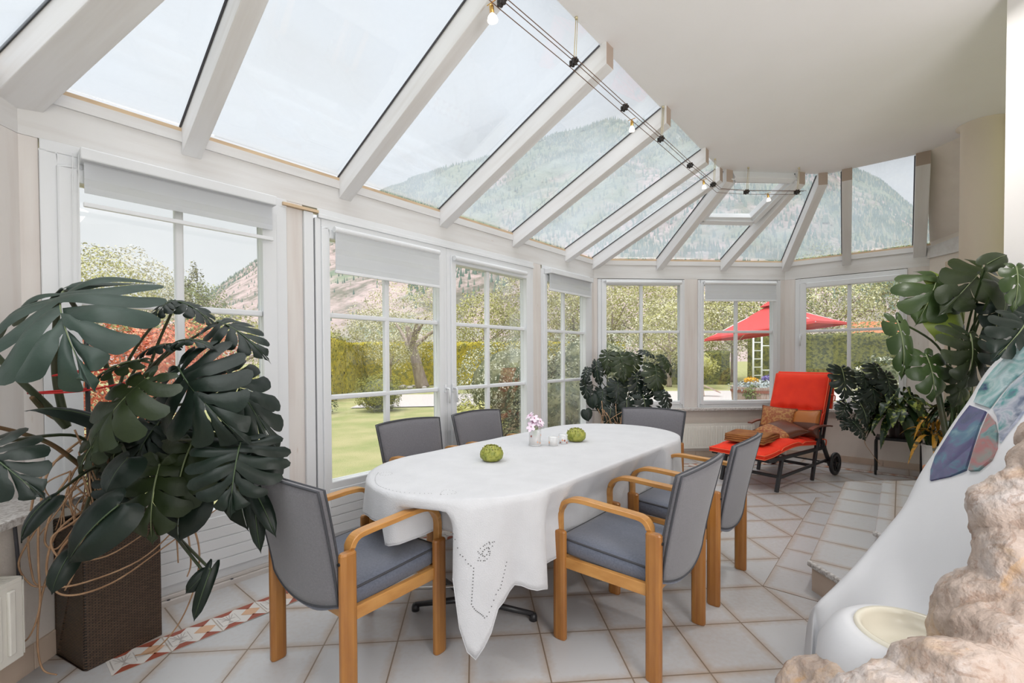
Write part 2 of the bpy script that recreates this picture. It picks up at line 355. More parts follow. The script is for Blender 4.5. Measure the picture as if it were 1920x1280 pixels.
w2 = window(2, WG, 1.482, 2.632, .045, 2.235, (1.565,2.545,.46,2.11), [1.595,1.032], [2.045])
w3 = window(3, WG, 2.634, 3.84, .045, 2.235, (2.717,3.715,.46,2.11), [1.595,1.032], [3.165])
w4 = window(4, WG, 3.99, 5.045, .045, 2.262, (4.06,4.88,.46,2.13), [1.595,1.032], [4.445])
handle(w2, 2.595, 1.04); handle(w3, 2.68, 1.04)
for w_, a, c in ((w1,.33,1.155),(w2,1.565,2.545),(w3,2.717,3.715),(w4,4.06,4.88)):
    b = MB(); n = 5
    for i in range(n): b.box(a-.005, c+.005, -.034, -.026, .10+i*.062+.0025, .10+(i+1)*.062-.0025)
    b.build('boarded_panel', M['lacquer'], w_, bevel=.002)
b = MB(); b.box(.2,3.85,-.05,.0,0,.03); b.box(.2,3.85,-.03,.0,.03,.05); o = struct(b, 'trim_4', mat('threshold_aluminium', (.62,.58,.55), .4, metal=.3), mw=WG, bevel=.003)
b = MB()
for x in [i*.3+.35 for i in range(12)]: b.lathe([(.008,0),(.008,.002),(0,.003)], 10, M=Matrix.Translation((x,-.04,.03)))
b.build('screw_plug', M['rubber'], o)
w5 = window(5, WB, 1.56, 2.70, .645, 2.29, (1.66,2.64,.73,2.215), [1.622], [2.135])
w6 = window(6, WB, 2.88, 4.0, .645, 2.29, (2.94,3.90,.73,2.215), [1.622], [3.405])
w7 = window(7, WR, -1.05, .05, .645, 2.29, (-.935,-.01,.73,2.17), [1.62], [-.485]); handle(w7, -.985, 1.55, True)
w8 = window(8, WL, .6, 1.86, .70, 2.25, (.72,1.74,.8,2.15), [1.575], [1.23])
w9 = window(9, WL, -1.9, -.35, .70, 2.25, (-1.78,-.47,.8,2.15), [1.575], [-1.1])
# roller blinds ---------------------------------------------------
def blind(W, x0, x1, ztop, zbot, label, cas=.05, chain=None, cz=None, sheer=0, yoff=0):
    r = ews('roller_blind', W); del r['kind']; tag(r, label, 'roller blind', 'white roller blinds on the windows')
    y = -.075+yoff
    b = MB(); b.box(x0-.01, x1+.01, y-.035, -.014, ztop-cas, ztop) if cas > .045 else b.tube([(x0,y+.005,ztop-.02),(x1,y+.005,ztop-.02)], .021, 14)
    b.build('cassette', M['lacquer'], r, bevel=.006 if cas > .045 else 0)
    if zbot < ztop-cas-.02:
        b = MB(); b.box(x0+.005, x1-.005, y-.002, y+.002, zbot+.02+sheer, ztop-cas); b.build('fabric', M['blindf'], r)
        b = MB(); b.box(x0, x1, y-.009, y+.009, zbot, zbot+.022); b.build('bottom_bar', M['lacquer'], r, bevel=.004)
    if chain:
        b = MB()
        for s in (0,.02):
            b.tube([(x0-.012-s, y, ztop-.03),(x0-.016-s, y, ztop-.4),(x0-.022-s,y,cz)], .0018, 5)
        b.build('bead_chain', M['lacquer'], r)
    return r
def zebra():
    m = bpy.data.materials.new('zebra_blind_fabric'); m.use_nodes = True; t = m.node_tree; N = t.nodes; N.clear()
    o = N.new('ShaderNodeOutputMaterial'); d = N.new('ShaderNodeBsdfDiffuse'); d.inputs[0].default_value = (.74,.76,.79,1)
    tl = N.new('ShaderNodeBsdfTranslucent'); tl.inputs[0].default_value = (.80,.81,.84,1); a = N.new('ShaderNodeMixShader'); a.inputs[0].default_value = .45
    t.links.new(d.outputs[0], a.inputs[1]); t.links.new(tl.outputs[0], a.inputs[2]); tr = N.new('ShaderNodeBsdfTransparent')
    g = N.new('ShaderNodeTexCoord'); s = N.new('ShaderNodeSeparateXYZ'); t.links.new(g.outputs['Object'], s.inputs[0])
    f = N.new('ShaderNodeMath'); f.operation = 'MULTIPLY'; f.inputs[1].default_value = 9.5; t.links.new(s.outputs['Z'], f.inputs[0])
    h = N.new('ShaderNodeMath'); h.operation = 'FRACT'; t.links.new(f.outputs[0], h.inputs[0]); l = N.new('ShaderNodeMath'); l.operation = 'LESS_THAN'; l.inputs[1].default_value = .35; t.links.new(h.outputs[0], l.inputs[0])
    k = N.new('ShaderNodeMath'); k.operation = 'MULTIPLY'; k.inputs[1].default_value = .12; t.links.new(l.outputs[0], k.inputs[0])
    m2 = N.new('ShaderNodeMixShader'); t.links.new(k.outputs[0], m2.inputs[0]); t.links.new(a.outputs[0], m2.inputs[1]); t.links.new(tr.outputs[0], m2.inputs[2]); t.links.new(m2.outputs[0], o.inputs[0])
    return m
M['blindf'] = zebra()
blind(WG, .345, 1.19, 2.275, 2.01, 'white roller blind hanging lowest over the window nearest the big planter', .055, sheer=.045, chain=True, cz=1.55)
blind(WG, 1.585, 2.50, 2.185, 1.872, 'white roller blind pulled a third down on the left garden door leaf', .04)
blind(WG, 2.67, 3.65, 2.170, 2.14, 'white roller blind rolled fully up on the right garden door leaf', .04)
blind(WG, 4.045, 4.91, 2.262, 2.022, 'white roller blind on the narrow window before the room corner', .055)
blind(WB, 1.65, 2.63, 2.262, 2.23, 'white roller blind rolled up above the back window behind the corner plant', .04)
blind(WB, 2.935, 3.895, 2.262, 2.007, 'white roller blind pulled part down in the back window showing the red parasol', .04)
# roof -----------------------------------------------------------
ZC, E1 = 3.25, -1.446
slab = [ab(-.9,E1)[:2], (2.61,4.66), (3.77,4.66), (4.33,4.10), (4.33,3.5), (6.5,3.3), (6.5,-3.2), (-.47,-3.2), (-.47,1.575)]
slab = [(-.47,1.575)]+slab[1:8]
mb = MB(); mb.prism(slab, ZC, ZC+.3); cl = struct(mb, 'ceiling', M['ceiling'])
C0, C1, C2, C3 = Vector((-2.005,2.203,ZG)), Vector((1.516,5.722,ZG)), Vector((4.07,5.72,ZG)), Vector((*ab(6.92,RB)[:2],ZG))
D0, D1, D2, D3 = Vector((-.47,1.575,ZC)), Vector((2.61,4.66,ZC)), Vector((3.77,4.66,ZC)), Vector((4.33,4.10,ZC))
def pane(n, pts):
    b = MB(); nrm = (pts[1]-pts[0]).cross(pts[2]-pts[0]).normalized(); nrm = nrm if nrm.z > 0 else -nrm
    b.add([p for p in pts]+[p+nrm*.012 for p in pts], [(0,1,2,3),(7,6,5,4),(0,4,5,1),(1,5,6,2),(2,6,7,3),(3,7,4,0)])
    return struct(b, f'window_{n}', M['roofglass'], smooth=None)
Cm, Dm = Vector((-2.0,-2,ZG)), Vector((-.47,-2,ZC))
pane(10, [C0,C1,D1,D0]); pane(11, [C1,C2,D2,D1]); pane(12, [C2,C3,D3,D2]); pane(13, [Cm,C0,D0,Dm])
def rafter(n, p, q, w=.09, d=.15, ext=.10):
    """top edge line p->q lies under the glass; the lower end is cut plumb and reaches into the room"""
    p, q = Vector(p), Vector(q); h = Vector((q.x-p.x,q.y-p.y,0)).normalized(); sd = Vector((h.y,-h.x,0)); dz = Vector((0,0,1))
    u = (q-p).normalized(); nn = sd.cross(u); nn = nn if nn.z > 0 else -nn; sx = u.cross(nn)
    Mx = Matrix(((sx.x,u.x,nn.x,p.x),(sx.y,u.y,nn.y,p.y),(sx.z,u.z,nn.z,p.z),(0,0,0,1))); Mi = Mx.inverted(); vs = []
    for c in (p, q+u*.05):
        for s in (-1,1):
            for k in (0,1):
                vs.append(Mi @ (c+sd*s*w/2-dz*(k*d+.004)))
    b = MB(); b.add(vs, [(0,1,3,2),(4,6,7,5),(0,4,5,1),(2,3,7,6),(0,2,6,4),(1,5,7,3)]); b.m = [0,1,0,0,0,0]
    o = struct(b, f'trim_{n}', [M['rafter'], M['endgrain']], bevel=.004, mw=Mx)
    b = MB(); b.tube([Mi @ (p+sd*(w/2+.005)-dz*.008), Mi @ (q+sd*(w/2+.005)-dz*.008)], .0055, 6); b.build('glazing_gasket', M['rubber'], o)
    return o
M['endgrain'] = mat('bare_rafter_end', (.40,.32,.27), .8)
def onG(a): return ab(a,-2.974,ZG), ab(a,E1,ZC)
rafter(20, C0, D0, .16)
for i, a in enumerate((.795,1.705,2.61,3.56,4.50)): rafter(21+i, *onG(a))
rafter(26, C1, Vector((2.53,4.62,ZC)))
rafter(27, (2.37,5.72,ZG), (2.66,4.66,ZC)); rafter(28, (3.22,5.72,ZG), (3.46,4.66,ZC)); rafter(29, C2, (3.72,4.66,ZC))
rafter(30, (4.53,5.256,ZG), (3.90,4.53,ZC)); rafter(31, (5.0,4.786,ZG), (4.32,4.11,ZC), .11)
# hinged roof light between two rafters
def onB(x, y): return Vector((x, y, ZG+(5.72-y)*.651))
def rect_bar(b, p, q, w, d, up): 
    b.sweep([p,q], [(-w/2,-d),(w/2,-d),(w/2,0),(-w/2,0)], up)
sk = ews('window_14', Matrix.Identity(4)); nB = Vector((0,.651,1)).normalized()
q = [onB(2.61,5.16), onB(3.24,5.16), onB(3.40,4.68), onB(2.72,4.68)]
for off, w, d, nm in ((0,.06,.10,'frame'),(.055,.045,.07,'sash')):
    c = sum(q, Vector())/4; b = MB()
    for i in range(4):
        p0, p1 = q[i], q[(i+1)%4]; rect_bar(b, p0+(c-p0).normalized()*off, p1+(c-p1).normalized()*off, w, d, nB)
    b.build(nm, M['lacquer'], sk, bevel=.004)
# boarded roof part and rear wall at the right ---------------------
b = MB(); b.add([C3, (4.97,3.2,2.72), (4.33,3.2,ZC), D3, C3+Vector((0,0,.05)), (4.97,3.2,2.77), (4.33,3.2,ZC+.05), D3+Vector((0,0,.05))], [(0,1,2,3),(7,6,5,4),(0,4,5,1),(1,5,6,2),(2,6,7,3),(3,7,4,0)])
struct(b, 'ceiling_boarded', M['plaster'])
def seg(p, q, z0, z1a, z1b, t=.12):
    p, q = Vector(p), Vector(q); u = (q-p).normalized(); n = Vector((-u.y,u.x)); b = MB()
    vs = [(*(p),z0),(*(q),z0),(*(q),z1b),(*(p),z1a)]; vs += [(v[0]-n.x*t*-1,v[1]-n.y*t*-1,v[2]) for v in vs]
    b.add(vs, [(0,1,2,3),(7,6,5,4),(0,4,5,1),(1,5,6,2),(2,6,7,3),(3,7,4,0)]); return b
c3 = ab(6.92,RB+.0)[:2]
sd = struct(seg(c3, (4.97,3.2), 0, 2.62, 2.90), 'wall_side', M['plaster'])
n_ = Vector((.4,-.87)).normalized()
b = seg((5.055,4.72), (4.975,3.3), 2.38, 2.50, 2.66, -.03); b.build('slanted_header', M['wood_x'], sd)
b = seg((5.04,4.52), (4.985,3.5), .6, 2.30, 2.42, -.02); b.build('panel_door', mat('beige_panel', (.60,.49,.38), .6), sd)
mb = MB(); mb.prism([(2.865,-3.2),(3.0,-3.2),(3.0,2.27),(2.865,2.27)],0,ZC); struct(mb, 'wall_room', M['whitewall'])
# step platforms
def step(name, poly, z0, z1, parent=None):
    b = MB(); b.prism(poly, z0, z1-.03); o = struct(b, name, M['basetile'])
    n = len(poly); cx = sum(p[0] for p in poly)/n; cy = sum(p[1] for p in poly)/n
    pl = [(p[0]+(p[0]-cx)*.012, p[1]+(p[1]-cy)*.012) for p in poly]
    b = MB(); b.prism(pl, z1-.03, z1); b.build('step_tread', M['tile_s'], o, bevel=.01, seg=3)
    x0 = min(p[0] for p in pl); y1 = min(p[1] for p in pl if p[0] > x0+.01 and p[1] > 0) if 0 else max(p[1] for p in pl if p[0] < x0+.02)
    b = MB(); b.box(x0-.012, x0+.02, min(p[1] for p in pl), y1+.006, z1-.034, z1-.002); b.build('step_nosing', M['sillstone'], o, bevel=.010, seg=3)
    return o
step('floor_step', [(1.86,2.38),(3.32,3.84),(3.75,3.84),(3.75,-.2),(1.86,-.2)], .0, .17)
step('floor_step_upper', [(2.36,2.50),(3.34,3.48),(3.75,3.48),(3.75,-.2),(2.36,-.2)], .17, .27)
mb = MB(); mb.lathe([(.135,0),(.135,ZC-.01),(.165,ZC-.005),(.165,ZC)], 48, (4.28,3.56,0)); o = mb.build('round_column', M['cream_col'], smooth=True); o['kind'] = 'structure'; o.name = 'trim_40'
# ------------------------------------------------------------------ furniture materials
M['beech'] = mat('honey_beech', (.39,.17,.038), .34, (.26,.095,.02), 4, (8,8,.8), .35, .75, bump=.03, coat=.2)
M['beechx'] = mat('honey_beech_bent', (.53,.265,.075), .3, (.40,.175,.04), 5, (6,2,6), .35, .75, coat=.2)
M['backf'] = mat('grey_back_fabric', (.125,.122,.135), .9, (.155,.15,.165), 160, bump=.3, bscale=500, sheen=.3)
M['seatf'] = mat('slate_blue_seat_fabric', (.10,.115,.155), .85, (.13,.145,.19), 120, bump=.3, bscale=500, sheen=.3)
M['pipe'] = mat('dark_piping', (.05,.052,.06), .8)
M['blackpl'] = mat('black_hole', (.01,.01,.01), .5)
M['cloth'] = mat('white_linen', (.565,.57,.59), .9, (.53,.535,.555), 9, bump=.25, bscale=240, sheen=.2)
# ------------------------------------------------------------------ armchair: x across, y forward, z up
def make_chair():
    r = empty('dining_armchair')
    for sx in (-1,1):
        for y, h in ((-.215,.60),(.215,.505)):
            b = MB(); w, d = .018, .034
            prof = [(d*math.cos(a)*1.0, w*math.sin(a)) for a in [i*math.pi/8 for i in range(16)]]
            prof = [(max(-d*.93,min(d*.93,p[0])), max(-w*.86,min(w*.86,p[1]))) for p in prof]
            X = sx*.245; vs = []
            for z, s in ((0,.9),(.008,1),(h-.008,1),(h,.85)): vs += [(X+p[1]*s, y+p[0]*s, z) for p in prof]
            k = len(prof); b.add(vs, [(i*k+j,i*k+(j+1)%k,(i+1)*k+(j+1)%k,(i+1)*k+j) for i in range(3) for j in range(k)]+[tuple(range(k))[::-1], tuple(range(3*k,4*k))])
            o = b.build('leg', M['beech'], r, smooth=False, bevel=.002)
            if y < 0:
                b = MB(); b.tube([(X, y-.03, h-.035),(X, y-.036, h-.035)], .006, 10); b.build('screw_hole', M['blackpl'], o)
        # bent laminated arm: up the inside of the rear leg, forward, and down to the front leg
        xa = sx*.222
        pts = [(xa,-.19,.46),(xa,-.195,.55),(xa,-.19,.605),(xa,-.165,.637),(xa,-.11,.645),(xa,.0,.650),(xa,.10,.655),(xa,.16,.650),(xa,.205,.625),(xa,.228,.58),(xa,.230,.52),(xa,.228,.46)]
        b = MB(); pp = cr(pts, 5); prof = [(-.022,-.0085),(-.019,-.0105),(.019,-.0105),(.022,-.0085),(.022,.0085),(.019,.0105),(-.019,.0105),(-.022,.0085)]
        k = len(prof); vs = []
        for i, p in enumerate(pp):
            t = (pp[min(i+1,len(pp)-1)]-pp[max(i-1,0)]).normalized(); s_ = Vector((1,0,0)); n = s_.cross(t)
            wsc = 1.0 if p.z > .6 else .75
            vs += [p+s_*q[0]*wsc+n*q[1] for q in prof]
        b.add(vs, [(i*k+j,i*k+(j+1)%k,(i+1)*k+(j+1)%k,(i+1)*k+j) for i in range(len(pp)-1) for j in range(k)]+[tuple(range(k))[::-1], tuple(range((len(pp)-1)*k,len(pp)*k))])
        b.build('armrest', M['beechx'], r, smooth=False)
        b = MB(); b.box(sx*.235-.011, sx*.235+.011, -.20, .20, .335, .385); b.build('side_rail', M['beechx'], r, bevel=.003)
    b = MB(); b.box(-.235,.235,.195,.217,.325,.385); b.build('front_rail', M['beechx'], r, bevel=.003)
    b = MB(); b.box(-.235,.235,-.21,-.188,.335,.385); b.build('rear_rail', M['beechx'], r, bevel=.003)
    # seat cushion, dished, with piping
    def seat(u, v, top):
        x = (u-.5)*.425; y = -.20+v*.43; e = min(u,1-u,v,1-v)*2; z = .44+.012*math.sin(math.pi*u) - .018*math.sin(math.pi*v)*.5 + .012*v
        return (x, y, z+.0) if top else (x*.99, y*.99, .375)
    b = MB(); rim = []
    n = 14
    def rr(x, y, rad=.03):  # rounded-rectangle clamp
        hx, hy = .222, .222; cx, cy = max(-hx+rad,min(hx-rad,x)), max(-hy+rad,min(hy-rad,y)); dx, dy = x-cx, y-cy; l = math.hypot(dx,dy)
        return (cx+dx*rad/l, cy+dy*rad/l) if l > rad else (x,y)
    top = {}
    vs = []; fs = []
    for i in range(n+1):
        for j in range(n+1):
            x, y = rr(-.222+.444*i/n, -.222+.444*j/n); e = min(i,n-i,j,n-j)/n
            z = .452 + .014*min(1,e*7)**.5 + .010*(y/.22) - .02*math.exp(-((x/.13)**2+(y/.14)**2))*.7
            vs.append((x, y+.012, z))
    for i in range(n):
        for j in range(n): a = i*(n+1)+j; fs.append((a, a+n+1, a+n+2, a+1))
    b.add(vs, fs)
    ring = [(i,0) for i in range(n)]+[(n,j) for j in range(n)]+[(i,n) for i in range(n,0,-1)]+[(0,j) for j in range(n,0,-1)]
    rv = [Vector(vs[i*(n+1)+j]) for i, j in ring]; m_ = len(rv); v2 = []
    for dz, s in ((0,1),(-.03,1.012),(-.062,1.0),(-.075,.95)): v2 += [Vector((p.x*s, p.y*s, p.z+dz)) for p in rv]
    b.add(v2, [(i*m_+j,i*m_+(j+1)%m_,(i+1)*m_+(j+1)%m_,(i+1)*m_+j) for i in range(3) for j in range(m_)]+[tuple(range(3*m_,4*m_))])
    st = b.build('seat_cushion', M['seatf'], r, smooth=True)
    b = MB(); b.tube([p*1.0+Vector((0,0,-.002)) for p in rv], .0045, 6, closed=True); b.build('piping', M['pipe'], st, smooth=True)
    # upholstered curved back
    def back(u, v, off=0):
        u_ = (u-.5)*2; w = .222+.030*v; x = u_*w
        y = -.228-.085*v**1.2-.030*(1-u_*u_)*(.6+.4*v)
        low = .405-.045*(1-u_*u_); hi = .845+.012*(1-u_*u_)
        z = low+(hi-low)*v; return Vector((x, y-off, z))
    b = MB(); nu, nv = 16, 12
    fr = [[back(i/nu, j/nv) for j in range(nv+1)] for i in range(nu+1)]
    def th(i,j): e = min(i/nu, 1-i/nu, j/nv, 1-j/nv); return .010+.016*min(1, e*5)**.6
    vs = [fr[i][j]+Vector((0,th(i,j),0)) for i in range(nu+1) for j in range(nv+1)]+[fr[i][j]-Vector((0,.010,0)) for i in range(nu+1) for j in range(nv+1)]
    o2 = (nu+1)*(nv+1); q = lambda i,j: i*(nv+1)+j
    fs = [(q(i,j),q(i+1,j),q(i+1,j+1),q(i,j+1)) for i in range(nu) for j in range(nv)]+[(o2+q(i,j+1),o2+q(i+1,j+1),o2+q(i+1,j),o2+q(i,j)) for i in range(nu) for j in range(nv)]
    pr = [(i,0) for i in range(nu)]+[(nu,j) for j in range(nv)]+[(i,nv) for i in range(nu,0,-1)]+[(0,j) for j in range(nv,0,-1)]
    fs += [(q(*pr[i]), q(*pr[(i+1)%len(pr)]), o2+q(*pr[(i+1)%len(pr)]), o2+q(*pr[i])) for i in range(len(pr))]
    b.add(vs, fs); bk = b.build('backrest', M['backf'], r, smooth=True)
    for s in (.012,-.010):
        b = MB(); b.tube([fr[i][j]+Vector((0,s,0)) for i, j in pr], .0042, 6, closed=True); b.build('piping', M['pipe'], bk, smooth=True)
    # loose skirt of the cover sagging under the back
    b = MB()
    def skirt(u, v):
        u_ = (u-.5)*2; p = back(u, 0); q2 = Vector((u_*.205, -.17-.02*(1-u_*u_), .385-.028*(1-u_*u_)+.004*math.sin(9*u)))
        m2 = Vector((u_*.22, -.235-.028*(1-u_*u_), .375-.055*(1-u_*u_)+.006*math.sin(14*u+1)))
        return (1-v)**2*p+2*v*(1-v)*m2+v*v*q2
    b.grid(skirt, 18, 5); b.build('cover_skirt', M['seatf'], bk, smooth=True, solid=.004)
    return r
ch0 = make_chair()
def put(o, a, b_, face, label):
    """face: angle of the chair's forward direction in the room"""
    p = ab(a, b_); o.location = p; o.rotation_euler = (0,0,math.radians(face-90)); o.scale = (1.08,1.05,1); tag(o, label, 'chair', 'armchairs around the dining table'); return o
# faces: -b direction (toward the table from the room side) = 135 deg, +b = -45, +a = 45, -a = 225
put(ch0, 2.01, -.97, 135, 'grey armchair nearest the camera on the room side of the table')
put(copy_tree(ch0), 2.76, -.965, 135, 'second grey armchair on the room side of the table, nearer the red lounger')
put(copy_tree(ch0), 1.08, -1.80, 48, 'grey armchair at the near head of the table, beside the tall wicker planter')
put(copy_tree(ch0), 2.04, -2.38, -45, 'grey armchair on the garden side of the table, in front of the left door leaf')
put(copy_tree(ch0), 2.72, -2.37, -45, 'grey armchair on the garden side of the table, in front of the right door leaf')
put(copy_tree(ch0), 3.47, -1.60, 230, 'grey armchair at the far head of the table near the corner plant and radiator')
# ------------------------------------------------------------------ table and cloth
TA0, TA1, TB, TR = 1.655, 3.085, -1.680, .51
def stad(t, r):
    """stadium outline point and outward normal, t in 0..1, starting at the near end, going round via the room side"""
    Ls = TA1-TA0; Lc = math.pi*r; tot = 2*Ls+2*Lc; s = t*tot
    # start at near end centre (-a direction), go toward +b
    if s < Lc/2: th = s/r; return (TA0-r*math.cos(th), TB+r*math.sin(th)), (-math.cos(th), math.sin(th))
    s -= Lc/2
    if s < Ls: return (TA0+s, TB+r), (0,1)
    s -= Ls
    if s < Lc: th = s/r; return (TA1+r*math.sin(th), TB+r*math.cos(th)), (math.sin(th), math.cos(th))
    s -= Lc
    if s < Ls: return (TA1-s, TB-r), (0,-1)
    s -= Ls; th = s/r; return (TA0-r*math.sin(th), TB-r*math.cos(th)), (-math.sin(th), -math.cos(th))
NT = 220
tb = empty('oval_dining_table', ab((TA0+TA1)/2, TB), 0, 'oval dining table almost hidden under the white tablecloth, one dark foot showing', 'table')
inv = tb.location.copy()
def loc(v): return Vector(v)-inv
b = MB(); pts = [ab(*stad(i/96, TR-.035)[0]) for i in range(96)]; b.prism([loc(p)[:2] for p in pts], .692, .720); b.build('tabletop', M['beechx'], tb, bevel=.004)
M['darkmetal'] = mat('black_metal', (.02,.02,.022), .4)
for a in (1.62, 2.98):
    b = MB(); c = loc(ab(a, TB)); b.lathe([(.035,.04),(.035,.692)], 20, c); b.build('pedestal', M['darkmetal'], tb, smooth=True)
    for e in ((a-.11, TB+.16), (a+.11, TB-.30), (a-.16,TB-.22) , (a+.16,TB+.3)):
        b = MB(); b.tube([loc(ab(a,TB,.07)), loc(ab(*e,.03))], [.018,.013], 10); b.lathe([(.02,0),(.02,.02),(.014,.035)], 12, loc(ab(*e))); b.build('foot', M['darkmetal'], tb, smooth=True)
for p, q_ in (((1.40,-2.00,.10),(1.95,-1.45,.10)),((1.42,-1.52,.07),(2.0,-1.95,.11))):
    b = MB(); b.tube([loc(ab(*p)), loc(ab(*q_))], .008, 8); b.build('cross_rod', M['chrome'], tb, smooth=True)
def drop(t):
    (x,y), n = stad(t, TR); th = math.atan2(n[1], -n[0])      # 0 at near end, +90 at room side
    thd = math.degrees(th); side = .315; near = .13; far = .24
    if n[1] > .999: base = side
    elif n[1] < -.999: base = .20
    elif x < TA0: base = near+(side-near)*max(0,math.sin(th))**2+(.20-near)*max(0,-math.sin(th))**2
    else: base = far+(side-far)*max(0,n[1])**2
    pk = 0
    if x < TA0+.001:
        if thd > 0:
            T_ = [(0,.21),(10,.20),(20,.19),(33,.19),(37,.30),(41,.50),(45,.60),(50,.55),(57,.41),(65,.36),(75,.39),(84,.41),(88,.38),(90,.33)]
            for (a0,l0),(a1,l1) in zip(T_, T_[1:]):
                if a0 <= thd <= a1: u = (thd-a0)/(a1-a0); u = u*u*(3-2*u); return l0+(l1-l0)*u
        pk = 0
    elif n[1] > .9: pk = .055*math.exp(-((x-TA0-.0)/.10)**2)
    if x > TA1: pk = .20*math.exp(-((abs(thd)-130)/14)**2)
    return base+pk
b = MB(); rings = []; NV = 16; rnd = random.Random(5)
def fold(t, v):
    (x,y), n = stad(t, TR); th = math.degrees(math.atan2(n[1], -n[0]))
    s = t*40
    f = .010*math.sin(s*2.3+.5)+.008*math.sin(s*4.1+2)+.005*math.sin(s*7.7)
    if x < TA0+.3 and n[1] > .1: f += .045*math.exp(-((th-52)/14)**2) + (.030*math.sin((th-30)/60*6.28*1.5) if x < TA0 else .016*math.exp(-((x-TA0-.12)/.07)**2)-.025*math.exp(-((x-TA0-.22)/.05)**2))
    return f
def off(x, n, t, f, L):
    o = .008+fold(t,f)*f**.8*min(1,L/.3)+.012*f
    th = math.degrees(math.atan2(n[1], -n[0]))
    e = 1 if n[1] > .999 else (max(0,min(1,(th-80)/10)) if 0 < th <= 90 and x < TA0+.01 else 0)
    if n[1] > .999 and x > TA1-.2: e = 0
    o -= (.070*min(1,f*2.2)+.012*f)*e*e*(3-2*e)
    if x < TA0 and 8 < th < 38: g = min(1,(th-8)/8)*min(1,(38-th)/5); o -= .19*min(1,max(0,f-.2)*3.5)*g*g*(3-2*g)
    return o
top_rings = [.02,.2,.4,.6,.8,.93,.985]
vs = []
cA = (TA0+TA1)/2
for k in top_rings:
    for i in range(NT):
        (x,y), n = stad(i/NT, TR); X = cA+(x-cA)*(k if k > .0 else 0); Y = TB+(y-TB)*k
        vs.append(ab(X, Y, .7285+.0008*math.sin(13*X)*math.sin(11*Y)))
for i in range(NT):
    (x,y), n = stad(i/NT, TR); vs.append(ab(x+n[0]*.004, y+n[1]*.004, .7245))
for v in range(1, NV+1):
    for i in range(NT):
        t = i/NT; (x,y), n = stad(t, TR); f = v/NV; L = drop(t); o = off(x, n, t, f, L)
        vs.append(ab(x+n[0]*o, y+n[1]*o, .7225-L*f))
nr = len(vs)//NT
fs = [(r*NT+i, r*NT+(i+1)%NT, (r+1)*NT+(i+1)%NT, (r+1)*NT+i) for r in range(nr-1) for i in range(NT)]+[tuple(range(NT))[::-1]]
b.add(vs, fs)
tcl = b.build('tablecloth', M['cloth'], smooth=True, solid=.0015); tcl.modifiers['solid'].offset = 1
tag(tcl, 'white linen tablecloth with eyelet embroidery draped over the oval dining table', 'tablecloth')
b = MB(); hem = [vs[(nr-1)*NT+i] for i in range(NT)]; b.tube(hem, .0022, 6, closed=True); b.build('hem', M['cloth'], tcl, smooth=True)
# eyelets (cut-work holes) : on the top and on the hanging corner
def surf(t, f):
    (x,y), n = stad(t, TR); L = drop(t); o = off(x, n, t, f, L)+.002
    return ab(x+n[0]*o, y+n[1]*o, .7225-L*f), ab(n[0],n[1])
M['eyelet'] = mat('eyelet_shadow', (.10,.10,.10), .9)
def dot(b, p, n, r=.0028):
    r *= .85
    n = n.normalized(); u = n.orthogonal().normalized(); w = n.cross(u)
    b.add([p+n*.0022+(u*math.cos(a)+w*math.sin(a))*r for a in [i*math.pi/4 for i in range(8)]], [tuple(range(8))])
b = MB()
tt = lambda deg: math.radians(deg)*TR/(2*(TA1-TA0)+2*math.pi*TR)
curve = cr([(30,.38),(40,.36),(47,.36),(50,.52),(51,.68),(54,.80),(60,.86),(67,.80),(71,.66)], 8)if False else None
path = []
for (d0,f0),(d1,f1),k in (((36,.42),(46,.40),9),((46,.42),(45,.64),11),((45,.64),(50,.80),9),((50,.80),(57,.84),7),((57,.84),(61,.62),8)):
    for i in range(k): u = i/k; path.append((d0+(d1-d0)*u, f0+(f1-f0)*u))
for d, f in path: p, n = surf(tt(d), f); dot(b, p, n)
for i in range(22):
    a = i/22*6.283; rad = 5.0+1.4*math.cos(5*a); p, n = surf(tt(51+rad*math.cos(a)*.6), .36+.055*math.sin(a)); dot(b, p, n, .0026)
for i in range(10):
    a = i/10*6.283; p, n = surf(tt(51+1.5*math.cos(a)), .36+.025*math.sin(a)); dot(b, p, n, .003)
UP = Vector((0,0,1))
def toprow(pts, k, r=.0026):
    for p in cr(pts, k): dot(b, ab(p[0], p[1], .7295), UP, r)
toprow([(1.30,-1.98,0),(1.23,-1.90,0),(1.17,-1.78,0),(1.17,-1.62,0),(1.24,-1.50,0)], 7)
for i in range(16): a = i/16*6.283; dot(b, ab(1.29+.035*math.cos(a), -1.46+.022*math.sin(2*a)*.5+.03*math.sin(a), .7295), UP, .0022)
for i in range(14): a = i/14*6.283; dot(b, ab(1.31+.03*math.cos(a), -1.93+.03*math.sin(a), .7295), UP, .0022)
for i in range(60):
    a = i/60*6.283; rr_ = .26+.035*math.sin(6*a); dot(b, ab(2.36+rr_*1.15*math.cos(a), -1.70+rr_*.8*math.sin(a), .7295), UP, .0018)
o = b.build('eyelet_embroidery', M['eyelet'], tcl, smooth=None); o['kind'] = 'stuff'
